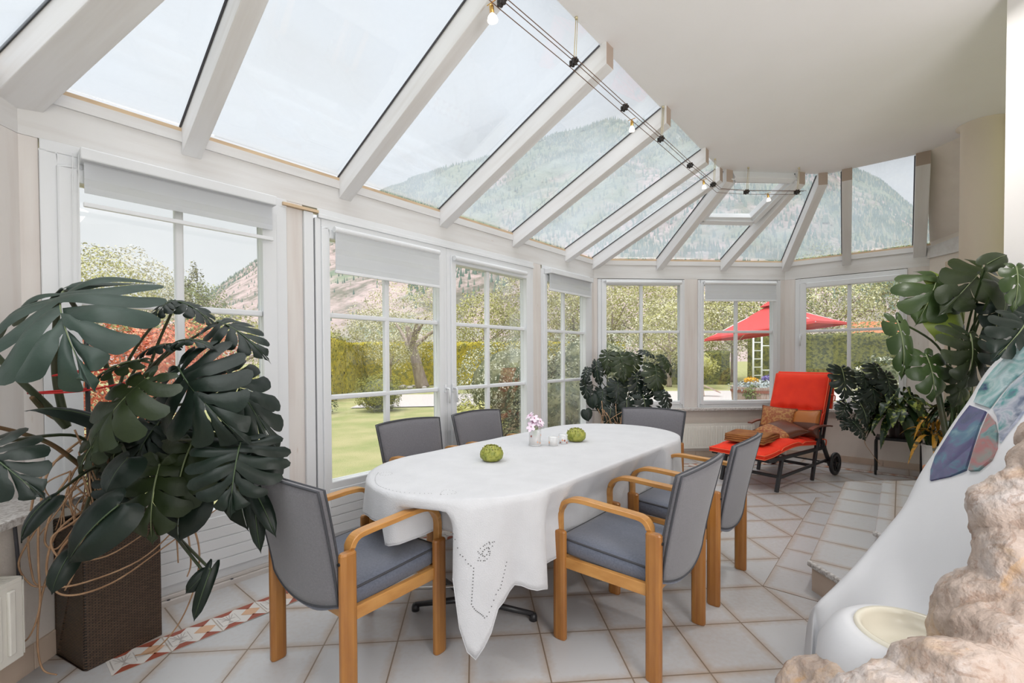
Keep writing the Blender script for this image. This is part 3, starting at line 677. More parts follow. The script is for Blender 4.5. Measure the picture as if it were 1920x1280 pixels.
# ------------------------------------------------------------------ table-top things
M['arti'] = mat('artichoke_green', (.36,.36,.07), .5, (.20,.23,.035), 30); M['artitip'] = mat('artichoke_brown_tip', (.08,.05,.03), .7)
def artichoke(loc_, label, s=1.0, seed=1):
    r = empty('artichoke', loc_, 0, label, 'artichoke', 'green artichokes on the tablecloth'); R_ = random.Random(seed)
    b = MB(); b.lathe([(.0,.002),(.030,.004),(.044,.025),(.046,.045),(.036,.066),(.018,.078),(0,.080)], 20); b.build('heart', M['arti'], r, smooth=True)
    bl, bt = MB(), MB()
    for ring, (n, z, rad, tilt, w, h) in enumerate(((11,.004,.034,.75,.019,.034),(11,.012,.045,.45,.020,.028),(11,.026,.050,.18,.020,.028),(10,.040,.048,-.08,.019,.027),(8,.052,.040,-.32,.018,.026),(6,.062,.028,-.55,.015,.022))):
        for i in range(n):
            a = 6.283*(i+.5*(ring%2))/n+R_.uniform(-.08,.08); ca, sa = math.cos(a), math.sin(a); tl = tilt+R_.uniform(-.08,.08)
            def P(u, v):
                x = (u-.5)*2; ww = w*(1-(v**4))**.5*(.75+.35*v) if v < 1 else 0; xx = x*ww; up = v*h; out = math.sin(tl)*up+.006*(1-x*x)*math.sin(math.pi*min(v+.2,1))
                zz = z+math.cos(tl)*up; rr = rad+out-.3*xx*xx/max(rad,.01)
                return Vector((ca*rr-sa*xx, sa*rr+ca*xx, zz))*s
            bl.grid(P, 4, 5)
            if ring > 2:
                tip = P(.5,.97); bt.tube([P(.5,.86), tip+Vector((ca,sa,.6))*.0015*s], [.0035*s,.001*s], 5)
    bl.build('bracts', M['arti'], r, smooth=True, solid=.0022); bt.build('bract_tips', M['artitip'], r)
    return r
artichoke((.091,2.524,.730), 'green artichoke on the tablecloth nearer the camera, by itself', 1.12, 3)
artichoke((.683,3.056,.730), 'green artichoke on the tablecloth beside the two small glasses', 1.15, 8)
def thick_glass(name, tint=(.93,.94,.94)):
    m = bpy.data.materials.new(name); m.use_nodes = True; bs = m.node_tree.nodes['Principled BSDF']; N = m.node_tree
    bs.inputs['Base Color'].default_value = (*tint,1); bs.inputs['Roughness'].default_value = .08; bs.inputs['Alpha'].default_value = .35
    return m
M['vglass'] = thick_glass('patterned_glass'); M['pinkpetal'] = mat('pale_pink_petal', (.72,.52,.66), .6, (.80,.74,.80), 30); M['magenta'] = mat('magenta_throat', (.35,.03,.16), .6)
M['stemg'] = mat('green_stem', (.18,.28,.06), .5); M['printred'] = mat('dark_red_print', (.25,.03,.02), .5); M['printor'] = mat('orange_print', (.75,.35,.18), .5); M['pebble'] = mat('pale_decor_granules', (.66,.60,.56), .6, (.45,.38,.36), 200)
def tumbler(loc_, r_, h, name, label, cat, group=None, seed=1, fill=.35):
    t = empty(name, loc_, 0, label, cat, group)
    b = MB(); k = 24; prof = [(r_*.96,0),(r_,.004),(r_,h),(r_-.0025,h),(r_-.003,.006),(0,.006)]; b.lathe(prof, k); b.build('glass_body', M['vglass'], t, smooth=True)
    b = MB(); b.lathe([(r_-.004,.007),(r_-.004,h*fill),(0,h*fill)], k); b.build('filling', M['pebble'], t, smooth=True)
    R_ = random.Random(seed); b = MB(); c = MB()
    for i in range(9):
        a = R_.uniform(0,6.28); z = R_.uniform(.15,.8)*h; rr = R_.uniform(.003,.0055); q = (b if i % 2 else c)
        p = Vector((math.cos(a)*(r_+.0003), math.sin(a)*(r_+.0003), z)); n = Vector((math.cos(a),math.sin(a),0)); u = Vector((0,0,1)); w = n.cross(u)
        q.add([p+(u*math.cos(g)*1.4+w*math.sin(g))*rr for g in [j*math.pi/4 for j in range(8)]], [tuple(range(8))])
    b.build('dark_print', M['printred'], t, smooth=None); c.build('orange_print', M['printor'], t, smooth=None)
    b = MB(); b.lathe([(r_+.0004,h*.02),(r_+.0012,h*.05),(r_+.0004,h*.09)], k); b.lathe([(r_+.0004,h-.006),(r_+.001,h-.003),(r_,h+.0005)], k); b.build('rim', M['vglass'], t, smooth=True)
    return t
vz = tumbler((.387,2.937,.730), .040, .105, 'flower_vase', 'clear glass vase with a bunch of pale pink flowers on the tablecloth', 'vase', None, 4, .62)
fl_ = empty('pink_flower_bunch', (.387,2.937,.792), 0, 'bunch of pale pink and white flowers standing in the glass vase', 'flowers')
R_ = random.Random(11)
for i in range(9):
    a = R_.uniform(0,6.28); rr = R_.uniform(.01,.05); hh = R_.uniform(.055,.115) if i else .13; tip = Vector((math.cos(a)*rr, math.sin(a)*rr, hh))
    b = MB(); b.tube(cr([(0,0,-.04),(tip.x*.2,tip.y*.2,.02),tip], 4), .0016, 5); s_ = b.build('stem', M['stemg'], fl_, smooth=True)
    b = MB(); n = Vector((tip.x*1.5, tip.y*1.5-.03, .05)).normalized(); u = n.orthogonal().normalized()*1.35; w = n.cross(u)
    for k in range(5):
        g = k*1.257+i; d = u*math.cos(g)+w*math.sin(g); e = n.cross(d)
        b.add([tip, tip+d*.010+e*.008+n*.003, tip+d*.021+e*.007+n*.004, tip+d*.025+n*.002, tip+d*.021-e*.007+n*.004, tip+d*.010-e*.008+n*.003], [(0,1,2,3,4,5)])
    f_ = b.build('blossom', M['pinkpetal'], fl_, smooth=None)
    b = MB(); b.lathe([(0,0),(.004,.003),(.002,.008),(0,.009)], 8, M=Matrix.Translation(tip)); b.build('flower_centre', M['magenta'], f_)
b = MB(); b.add([Vector(v) for v in ((-.012,-.03,-.005),(.002,-.036,.0),(.010,-.034,.03),(.0,-.03,.055),(-.016,-.028,.03))], [(0,1,2,3,4)]); b.build('leaf', M['stemg'], fl_, smooth=None)
tumbler((.503,2.925,.730), .030, .058, 'tealight_glass', 'small printed tealight glass nearer the flower vase', 'candle holder', 'small printed glasses', 7, .3)
tumbler((.582,2.990,.730), .030, .060, 'tealight_glass', 'small printed tealight glass nearer the far artichoke', 'candle holder', 'small printed glasses', 9, .3)
# ------------------------------------------------------------------ radiators
M['radp'] = mat('cream_radiator_enamel', (.80,.78,.72), .35)
def radiator(W, x0, x1, z0, z1, y0, y1, label, pitch=.033):
    r = ews('radiator', W); del r['kind']; tag(r, label, 'radiator', 'wall radiators')
    b = MB(); n = int((x1-x0-.03)/pitch); 
    b.box(x0,x1,y0+.012,y1,z0,z1-.012)
    for i in range(n): x = x0+.02+i*(x1-x0-.04)/n; b.box(x+.006,x+pitch*.62,y0,y0+.013,z0+.035,z1-.035)
    b.build('front_panel', M['radp'], r, bevel=.004)
    b = MB()
    for i in range(int((x1-x0)/.02)): b.box(x0+.006+i*.02, x0+.012+i*.02, y0+.018, y1-.008, z1-.012, z1-.004)
    b.box(x0,x1,y0+.01,y0+.018,z1-.014,z1); b.box(x0,x1,y1-.008,y1,z1-.014,z1); b.box(x0,x0+.006,y0+.01,y1,z1-.014,z1); b.box(x1-.006,x1,y0+.01,y1,z1-.014,z1)
    b.build('top_grille', M['radp'], r)
    for xx in (x0-.004, x1): b = MB(); b.box(xx,xx+.004,y0+.012,y1,z0+.01,z1-.005); b.build('side_cover', M['radp'], r)
    b = MB(); b.tube([(x0+.03,y1-.02,z0),(x0+.03,y1-.02,.05),(x0+.03,y1+.03,.05)], .008); b.build('pipe', M['radp'], r, smooth=True)
    return r
radiator(WB, 2.62, 3.60, .125, .44, -.10, -.02, 'long cream radiator under the back windows behind the red lounger')
radiator(WL, .9, 1.89, .165, .475, -.28, -.16, 'short cream radiator at the left edge beside the wicker planter', .05)
b = MB(); b.tube(cr([(-1.83,1.97,.64),(-1.83,1.98,.42),(-1.82,1.93,.25),(-1.81,1.90,.19)], 6), .006); b.tube([(-1.82,1.93,.17),(-1.79,1.93,.17)], .018, 14); vv = b.build('radiator_pipe', M['rubber'], smooth=True); tag(vv, 'thin dark pipe with valve knob beside the left radiator', 'pipe')
# ------------------------------------------------------------------ red lounger
M['redc'] = mat('red_orange_canvas', (.88,.035,.004), .75, (.80,.025,.003), 8, bump=.3, bscale=260)
M['redc2'] = mat('orange_red_piping', (.80,.12,.05), .7)
M['armw'] = mat('dark_red_hardwood', (.16,.05,.03), .4)
lg = empty('sun_lounger', (2.71,4.03,0), math.radians(29.5), 'red cushioned black sun lounger with wheels by the back windows', 'lounger')
WD = .60
def bar(b, p, q_, w=.022, h=.03): b.sweep([p,q_], [(-w/2,-h/2),(w/2,-h/2),(w/2,h/2),(-w/2,h/2)])
for y in (.02, WD-.02):
    b = MB(); bar(b, (.04,y,.315), (1.25,y,.315), .025, .035); b.build('side_rail', M['darkmetal'], lg, bevel=.004)
    b = MB(); bar(b, (.30,y,.30), (.20,y,0), .03, .035); b.build('leg', M['darkmetal'], lg, bevel=.004)
    b = MB(); bar(b, (1.08,y,.50), (.94,y,0), .03, .035); b.build('leg', M['darkmetal'], lg, bevel=.004)
    b = MB(); bar(b, (1.12,y,.45), (1.37,y,.10), .03, .04); b.build('wheel_strut', M['darkmetal'], lg, bevel=.004)
    b = MB(); bar(b, (.25,y,.13), (.98,y,.16), .018, .03); bar(b, (.98,y,.16),(1.33,y,.17),.018,.025); b.build('lower_rail', M['darkmetal'], lg, bevel=.003)
    b = MB(); c = (1.38, y+(-.045 if y < .3 else .045), .125)
    Mx = Matrix.Translation(c) @ Matrix.Rotation(math.pi/2, 4, 'X'); b.lathe([(.082,-.014),(.118,-.016),(.124,-.006),(.124,.006),(.118,.016),(.082,.014),(.082,-.014)], 32, M=Mx); w_ = b.build('wheel', M['darkmetal'], lg, smooth=True)
    b = MB()
    for k in range(8): a = k*math.pi/4; b.tube([Mx @ Vector((0,0,0)), Mx @ Vector((.085*math.cos(a),.085*math.sin(a),0))], .007, 6)
    b.lathe([(.0,-.016),(.022,-.014),(.022,.014),(0,.016)], 14, M=Mx); b.build('spokes', M['darkmetal'], w_)
    b = MB(); yy = y+(-.035 if y < .3 else .035); b.sweep(cr([(.82,yy,.545),(.95,yy,.565),(1.15,yy,.560),(1.28,yy,.545)],4), [(-.026,-.009),(.026,-.009),(.026,.009),(-.026,.009)]); b.build('armrest', M['armw'], lg, bevel=.004)
    b = MB(); bar(b, (1.06,y,.30),(1.14,y,.55),.025,.03); b.build('arm_support', M['darkmetal'], lg, bevel=.003)
    b = MB(); bar(b, (1.16,y,.33),(1.42,y,1.07),.022,.028); b.build('back_rail', M['darkmetal'], lg, bevel=.003)
for p in ((.24,.14),(.96,.15),(.05,.315)):
    b = MB(); bar(b, (p[0],.02,p[1]), (p[0],WD-.02,p[1])); b.build('cross_bar', M['darkmetal'], lg, bevel=.003)
b = MB(); bar(b, (1.38,-.03,.125), (1.38,WD+.03,.125), .014,.014); b.build('axle', M['darkmetal'], lg)
# cushion: seat/foot part and back part as quilted slabs that share a crease
def slab_c(path, wid, th, name, tuft, parent):
    P = cr(path, 12); n = len(P); b = MB(); k = 22; up = []
    for i, p in enumerate(P):
        t = (P[min(i+1,n-1)]-P[max(i-1,0)]).normalized(); up.append(Vector((-t.z,0,t.x)))
    def pt(i, j, s):
        y = .02+wid*j/k; e = min(j,k-j)/k; ee = min(i,n-1-i)/(n-1); h = th*(.55+.45*min(1,e*6)**.5*min(1,ee*10)**.5)
        if s: 
            for (ti,tj) in tuft: h -= .040*math.exp(-(((i-ti*(n-1))/(n*.05))**2+((j/k-tj)/.07)**2))
            for ti in {q[0] for q in tuft}: h -= .022*math.exp(-((i-ti*(n-1))/(n*.022))**2)
        return Vector((P[i].x, y, P[i].z))+up[i]*(h if s else 0)
    vs = [pt(i,j,1) for i in range(n) for j in range(k+1)]+[pt(i,j,0) for i in range(n) for j in range(k+1)]; o2 = n*(k+1); q = lambda i,j: i*(k+1)+j
    fs = [(q(i,j),q(i+1,j),q(i+1,j+1),q(i,j+1)) for i in range(n-1) for j in range(k)]+[(o2+q(i,j+1),o2+q(i+1,j+1),o2+q(i+1,j),o2+q(i,j)) for i in range(n-1) for j in range(k)]
    pr = [(i,0) for i in range(n-1)]+[(n-1,j) for j in range(k)]+[(i,k) for i in range(n-1,0,-1)]+[(0,j) for j in range(k,0,-1)]
    fs += [(q(*pr[i]),q(*pr[(i+1)%len(pr)]),o2+q(*pr[(i+1)%len(pr)]),o2+q(*pr[i])) for i in range(len(pr))]
    b.add(vs, fs); o = b.build(name, M['redc'], parent, smooth=True)
    for s in (0,1):
        b = MB(); b.tube([vs[q(*c)+ (0 if s else o2)] for c in pr], .005, 6, closed=True); b.build('piping', M['redc2'], o, smooth=True)
    return o
slab_c([(-.02,0,.335),(.15,0,.345),(.35,0,.375),(.6,0,.395),(.9,0,.375),(1.12,0,.355)], .56, .065, 'seat_cushion', [(.35,.3),(.35,.7),(.68,.3),(.68,.7)], lg)
slab_c([(1.10,0,.40),(1.20,0,.60),(1.30,0,.84),(1.385,0,1.08)], .56, .085, 'back_cushion', [(.45,.28),(.45,.5),(.45,.72),(.2,.3),(.2,.7)], lg)
slab_c([(1.41,0,.72),(1.45,0,.90),(1.435,0,1.07),(1.375,0,1.12),(1.335,0,1.08)], .54, .022, 'head_flap', [], lg)
for z in (.88,.42):
    b = MB(); b.tube(cr([(1.31 if z>.5 else 1.1,-.01,z),(1.35 if z>.5 else 1.14,-.03,z-.01),(1.37 if z>.5 else 1.16,-.02,z-.07)],4), .006, 6); b.build('tie_cord', M['redc2'], lg, smooth=True)
# pillows and blanket rest on it
M['pilA'] = mat('brown_gold_brocade', (.30,.085,.025), .6, (.42,.20,.06), 45, lo=.48, hi=.56, bump=.3, bscale=90)
M['pilB'] = mat('dark_brown_satin', (.11,.035,.018), .35); M['pilO'] = mat('burnt_orange_satin', (.42,.13,.02), .35)
M['wool'] = mat('mustard_brown_wool', (.42,.18,.05), .95, (.26,.09,.03), 3, (2,2,14), bump=.5, bscale=120)
def pillow(M_, w, h, th, mats, label, split=.5, band=None):
    b = MB(); n = 18; vs = []; fs = []
    for s in (1,-1):
        for i in range(n+1):
            for j in range(n+1):
                u, v = i/n*2-1, j/n*2-1; pin = 1-.07*(1-abs(u)**2)*abs(v)**6-.0; pin2 = 1-.07*(1-abs(v)**2)*abs(u)**6
                z = th/2*((1-abs(u)**2.6)*(1-abs(v)**2.6))**.55*s; vs.append(M_ @ Vector((u*w/2*pin2, v*h/2*pin, z)))
    N2 = (n+1)**2
    for i in range(n):
        for j in range(n):
            a = i*(n+1)+j
            mi = 0
            if band and (j+.5)/n < band: mi = 1
            b.m += [mi, mi]; fs += [(a,a+n+1,a+n+2,a+1), (N2+a+1,N2+a+n+2,N2+a+n+1,N2+a)]
    b.v = [tuple(v) for v in vs]; b.f = fs
    o = b.build('throw_pillow', mats, smooth=True); tag(o, label, 'pillow', 'brown throw pillows on the lounger')
    b = MB(); e = [vs[i*(n+1)] for i in range(n)]+[vs[n*(n+1)+j] for j in range(n)]+[vs[i*(n+1)+n] for i in range(n,0,-1)]+[vs[j] for j in range(n,0,-1)]
    b.tube(e, .004, 6, closed=True); b.build('piping', M['pilB'], o, smooth=True)
    return o
LM = Matrix.Translation((2.71,4.03,0)) @ Matrix.Rotation(math.radians(29.5), 4, 'Z')
def onL(x, y, z, rx=0, ry=0, rz=0):   # pillow plane: local z towards the foot end
    B = Matrix(((0,0,-1,0),(1,0,0,0),(0,1,0,0),(0,0,0,1)))   # x->y, y->z, z->-x
    return LM @ Matrix.Translation((x,y,z)) @ Matrix.Rotation(math.radians(rz),4,'Z') @ Matrix.Rotation(math.radians(ry),4,'Y') @ B @ Matrix.Rotation(math.radians(rx),4,'Z')
pillow(onL(1.02,.41,.585,3,18,8), .36,.30,.11, [M['pilA'],M['pilB']], 'brocade throw pillow standing on the window side of the lounger', band=.25)
pillow(onL(1.06,.15,.575,-4,16,-10), .34,.30,.11, [M['pilO'],M['pilB']], 'orange and dark brown throw pillow standing behind the others', band=.52)
pillow(onL(.80,.27,.50,35,70,10), .38,.38,.13, [M['pilB'],M['pilA']], 'dark satin throw pillow lying flat on the lounger seat', band=.4)
bl = empty('folded_blanket', LM @ Vector((.34,.33,.44)), math.radians(29.5+6), 'brown mustard wool blanket folded on the foot of the lounger', 'blanket')
for k in range(4):
    b = MB(); z = -.003+k*.019; w, d = .21-.004*k, .19-.003*(k%2)
    prof = [(-.0,-.009),(.004,-.0095),(.0075,-.005),(.0085,0),(.0075,.005),(.004,.0095),(0,.009)]
    b.grid(lambda u, v: Vector(((u-.5)*2*w, (v-.5)*2*d, z+.010+.012*math.sin(math.pi*u)*(.2+.3*k)+.004*math.sin(7*u+k))), 14, 8)
    b.build('fold', M['wool'], bl, smooth=True, solid=.016, bevel=0)
b = MB()
for k in range(26): x = -.20; y = -.17+k*.0135; b.tube([(x,y,.03),(x-.02,y+.003*((k*7)%3-1),.0)], .0015, 4)
b.build('fringe', M['wool'], bl)
# ------------------------------------------------------------------ cable lighting
M['brass'] = mat('polished_brass', (.75,.45,.14), .2, metal=1); M['palebrass'] = mat('pale_brass_rod', (.62,.55,.36), .4, metal=.4); M['copper'] = mat('brown_cable', (.20,.11,.07), .4, metal=.6); M['blackb'] = mat('black_spacer', (.02,.015,.012), .5)
M['bulb'] = mat('frosted_bulb', (.95,.93,.9), .3, emit=(1,.93,.82), estr=1.2)
cb = empty('cable_light_system', (1.46,3.50,3.0), 0, 'three strand low voltage lighting cable strung below the ceiling edge', 'cable light')
CB = Vector((1.46,3.50,3.0))
path = [(-.35,1.71,3.0),(.14,2.21,3.0),(.58,2.63,3.0),(1.03,3.08,3.0),(1.46,3.50,3.0),(1.92,3.96,3.0),(2.36,4.38,3.0),(2.50,4.52,3.0),(2.81,4.55,3.0),(3.42,4.52,3.0)]
for dx, dy, dz in ((.012,-.012,.012),(-.004,.004,.012),(-.018,.018,-.018)):
    b = MB(); b.tube([Vector(p)+Vector((dx,dy,dz))-CB for p in path], .0022, 6); b.build('cable', M['copper'], cb, smooth=True)
for i in (1,2,3,4,5,6,8,9):
    p = Vector(path[i]) if i != 9 else Vector((3.34,4.52,3.0)); b = MB(); R_ = random.Random(i)
    for k in range(7): a = k*.9; c = p-CB+Vector((math.cos(a)*.016,-math.cos(a)*.016,math.sin(a)*.018)); b.lathe([(0,-.010),(.009,-.006),(.009,.006),(0,.010)], 8, c)
    b.lathe([(0,-.018),(.012,-.014),(.012,.014),(0,.018)], 10, p-CB); b.build('spacer', M['blackb'], cb)
    if i in (2,4,6,8,9):
        b = MB(); q0 = p-CB; b.tube([q0+Vector((0,0,.0)), q0+Vector((.01,-.01,.235))], .0028, 6); b.tube([q0+Vector((.01,-.008,.0)), q0+Vector((.018,-.018,.235))], .0022, 6); b.lathe([(.008,.236),(.010,.246)], 12, q0+Vector((.012,-.012,0))); b.build('hanger', M['palebrass'], cb, smooth=True)
def spot(p, dr, label, big=1):
    s_ = empty('cable_spot_lamp', p, 0, label, 'spot lamp', 'brass spots on the lighting cable'); d = Vector(dr).normalized(); Mx = d.to_track_quat('Z','Y').to_matrix().to_4x4()
    b = MB(); b.lathe([(.010,0),(.011,.004),(.011,.034),(.008,.038),(0,.038)], 16, M=Mx); b.build('socket', M['brass'], s_, smooth=True)
    b = MB(); b.tube([Vector((-.02,.02,.012)), Vector((.02,-.02,.012))], .0025, 6); b.tube([(0,0,.012), (0,0,-.004)], .004, 6); b.build('cable_clip', M['brass'], s_)
    b = MB(); b.lathe([(.009,.036),(.017*big,.050),(.021*big,.066),(.020*big,.072),(0,.070)], 20, M=Mx); b.build('bulb', M['bulb'], s_, smooth=True)
spot((.09,2.22,2.985), (.1,.1,-1), 'brass cable spot with white bulb nearest the camera', 1.25)
spot((1.13,3.22,2.985), (0,.0,-1), 'brass cable spot between the second and third hangers')
spot((2.20,4.26,2.985), (.1,0,-1), 'brass cable spot just before the bend of the cable')
spot((3.05,4.56,2.985), (.15,.0,-1), 'brass cable spot on the back run of the cable')
# ------------------------------------------------------------------ house plants
def leaf_mat(name, c, c2, rough=.32):
    m = mat(name, c, rough+.06, c2, 7, lo=.4, hi=.7, bump=.2, bscale=26, spec=.32); return m
M['lf'] = [leaf_mat('monstera_dark_green', (.004,.010,.006), (.008,.018,.011), .34), leaf_mat('monstera_olive_green', (.013,.023,.006), (.022,.034,.009), .36),
           leaf_mat('monstera_blue_green', (.018,.036,.026), (.030,.054,.040), .40), leaf_mat('monstera_mid_green', (.022,.044,.010), (.036,.062,.015), .36), leaf_mat('monstera_young_green', (.18,.25,.035), (.25,.32,.06), .4)]
M['vein'] = mat('pale_leaf_rib', (.16,.20,.09), .5); M['veind'] = mat('dark_leaf_rib', (.045,.075,.03), .5)
M['petiole'] = mat('green_petiole', (.025,.045,.015), .45, (.05,.045,.02), 6); M['root'] = mat('tan_aerial_root', (.42,.26,.15), .7, (.28,.155,.08), 14, (1,1,1), bump=.3, bscale=60); M['soil'] = mat('dark_soil', (.03,.022,.016), .95)
HEART = cr([(0,0,0),(.20,-.17,0),(.55,-.22,0),(.88,-.06,0),(1.0,.20,0),(.90,.50,0),(.58,.80,0),(.16,.98,0),(0,1.06,0)], 8)
def heart(t):
    f = max(0,min(1,t))*(len(HEART)-1); i = min(int(f), len(HEART)-2); return HEART[i].lerp(HEART[i+1], f-i)
def monstera_leaf(row, parent, seed, main=None, res=1.0, vein=None):
    ax, ay, az, tx, ty, tz, nx, ny, nz, W, fold, k = row
    A = Vector((ax,ay,az)); T = Vector((tx,ty,tz)); y = T-A; L = y.length; y.normalize()
    n = Vector((nx,ny,nz)); n = (n-y*n.dot(y))
    if n.length < .15: n = n+Vector((0,0,.4)); n = n-y*n.dot(y)
    n.normalize(); x = y.cross(n); Rn = random.Random(seed); hw = W/2
    lobes = {0:8,1:6,2:1,3:5,4:1}[k]+(1 if res > 1.4 and k == 0 else 0); nc = max(2, int(3.5*res)) if lobes > 1 else max(6,int(12*res)); nv = max(5, int(10*res))
    kap = .9/L*(.5+fold); kx = 1.5*fold/hw
    th_ = kap*L/2; y, n = y*math.cos(th_)+n*math.sin(th_), n*math.cos(th_)-y*math.sin(th_); L = L*th_/math.sin(th_); kap = 2*th_/L
    def place(px, py, wob=0):
        yy = math.sin(kap*py)/kap if py > 0 else py; zz = -(1-math.cos(kap*py))/kap
        s = abs(px); xx = math.sin(kx*s)/kx; z2 = -(1-math.cos(kx*s))/kx
        return A + x*math.copysign(xx, px) + y*yy + n*(zz+z2+wob)
    b = MB()
    for side in (-1,1):
        ts = [0]+[(.13+.87*(i/lobes)**.92) for i in range(1,lobes)]+[1.0]
        for li in range(lobes):
            t0, t1 = ts[li], ts[li+1]; tm = (t0+t1)/2; v0 = Rn.uniform(.38,.66) if li < lobes-1 else .75; gm = Rn.uniform(.10,.26) if lobes > 1 else 0
            if k == 3: v0 += .15
            hv = Rn.uniform(.16,.30); hs = Rn.choice((0,0,.22,.34)) if lobes > 1 else 0; ph = Rn.uniform(0,6); dr = Rn.uniform(0,.14)*hw
            vs = []
            for j in range(nv+1):
                v0_ = j/nv; v = v0_; g = 0
                if lobes > 1:
                    if v > v0: g = gm*min(1,((v-v0)/(1-v0))*1.6)**.7
                    g = max(g, hs*max(0,1-((v-hv)/.10)**2) if v < v0 else 0)
                    if v > .85: g += .12*((v-.85)/.15)**2
                for i in range(nc+1):
                    u = i/nc; t = tm+(t0+(t1-t0)*u-tm)*(1-g)
                    mt = max(0,(t-.22)/.78)**1.45*.93; Bp = heart(t); 
                    e = abs(u-.5)*2; v = v0_*(1-(.09*e**3 if lobes > 1 and li < lobes-1 else 0))
                    px = Bp.x*v; py = (mt*(1-v)+Bp.y*v)+.10*math.sin(math.pi*v)*(.3+.7*t)*(1 if t > .2 else 0)
                    e = abs(u-.5)*2
                    wob = (.022*math.sin(5*v+ph)+.03*(1-e*e)*math.sin(math.pi*v)-0)*hw*1.6 - dr*v*v
                    vs.append(place(side*px*hw, py*L, wob))
            fs = []; 
            base = len(b.v); b.v += [tuple(p) for p in vs]
            for j in range(nv):
                for i in range(nc):
                    a = base+j*(nc+1)+i; b.f.append((a,a+1,a+nc+2,a+nc+1)); b.m.append(0)
    lm = main or {0:M['lf'][0],1:M['lf'][1],2:M['lf'][0],3:M['lf'][3],4:M['lf'][4]}[k]
    o = b.build('leaf', lm, parent, smooth=None)
    o.data.polygons.foreach_set('use_smooth', [True]*len(o.data.polygons))
    # raised midrib
    if res > .5:
        b = MB(); pth = [place(0, L*s, .002) for s in [i/9*.97 for i in range(10)]]; b.tube(pth, [.003*(1-.75*i/9)*min(1.3,L/.2) for i in range(10)], 5)
        b.build('midrib', vein or (M['vein'] if k in (1,3,4) else M['veind']), o, smooth=True)
    return o, A
def petiole(parent, A, base, r=.006, sag=.0, name='petiole', m=None, k=6):
    base = Vector(base); A = Vector(A); mid = (A+base)/2+Vector((0,0,sag))+((A-base)*.0)
    mid.z += .12*(A-base).length; mid.x = mid.x*.6+base.x*.4; mid.y = mid.y*.6+base.y*.4
    b = MB(); b.tube(cr([base, mid, A], 8), [r*1.3-(r*.5)*i/16 for i in range(17)], k); return b.build(name, m or M['petiole'], parent, smooth=True)
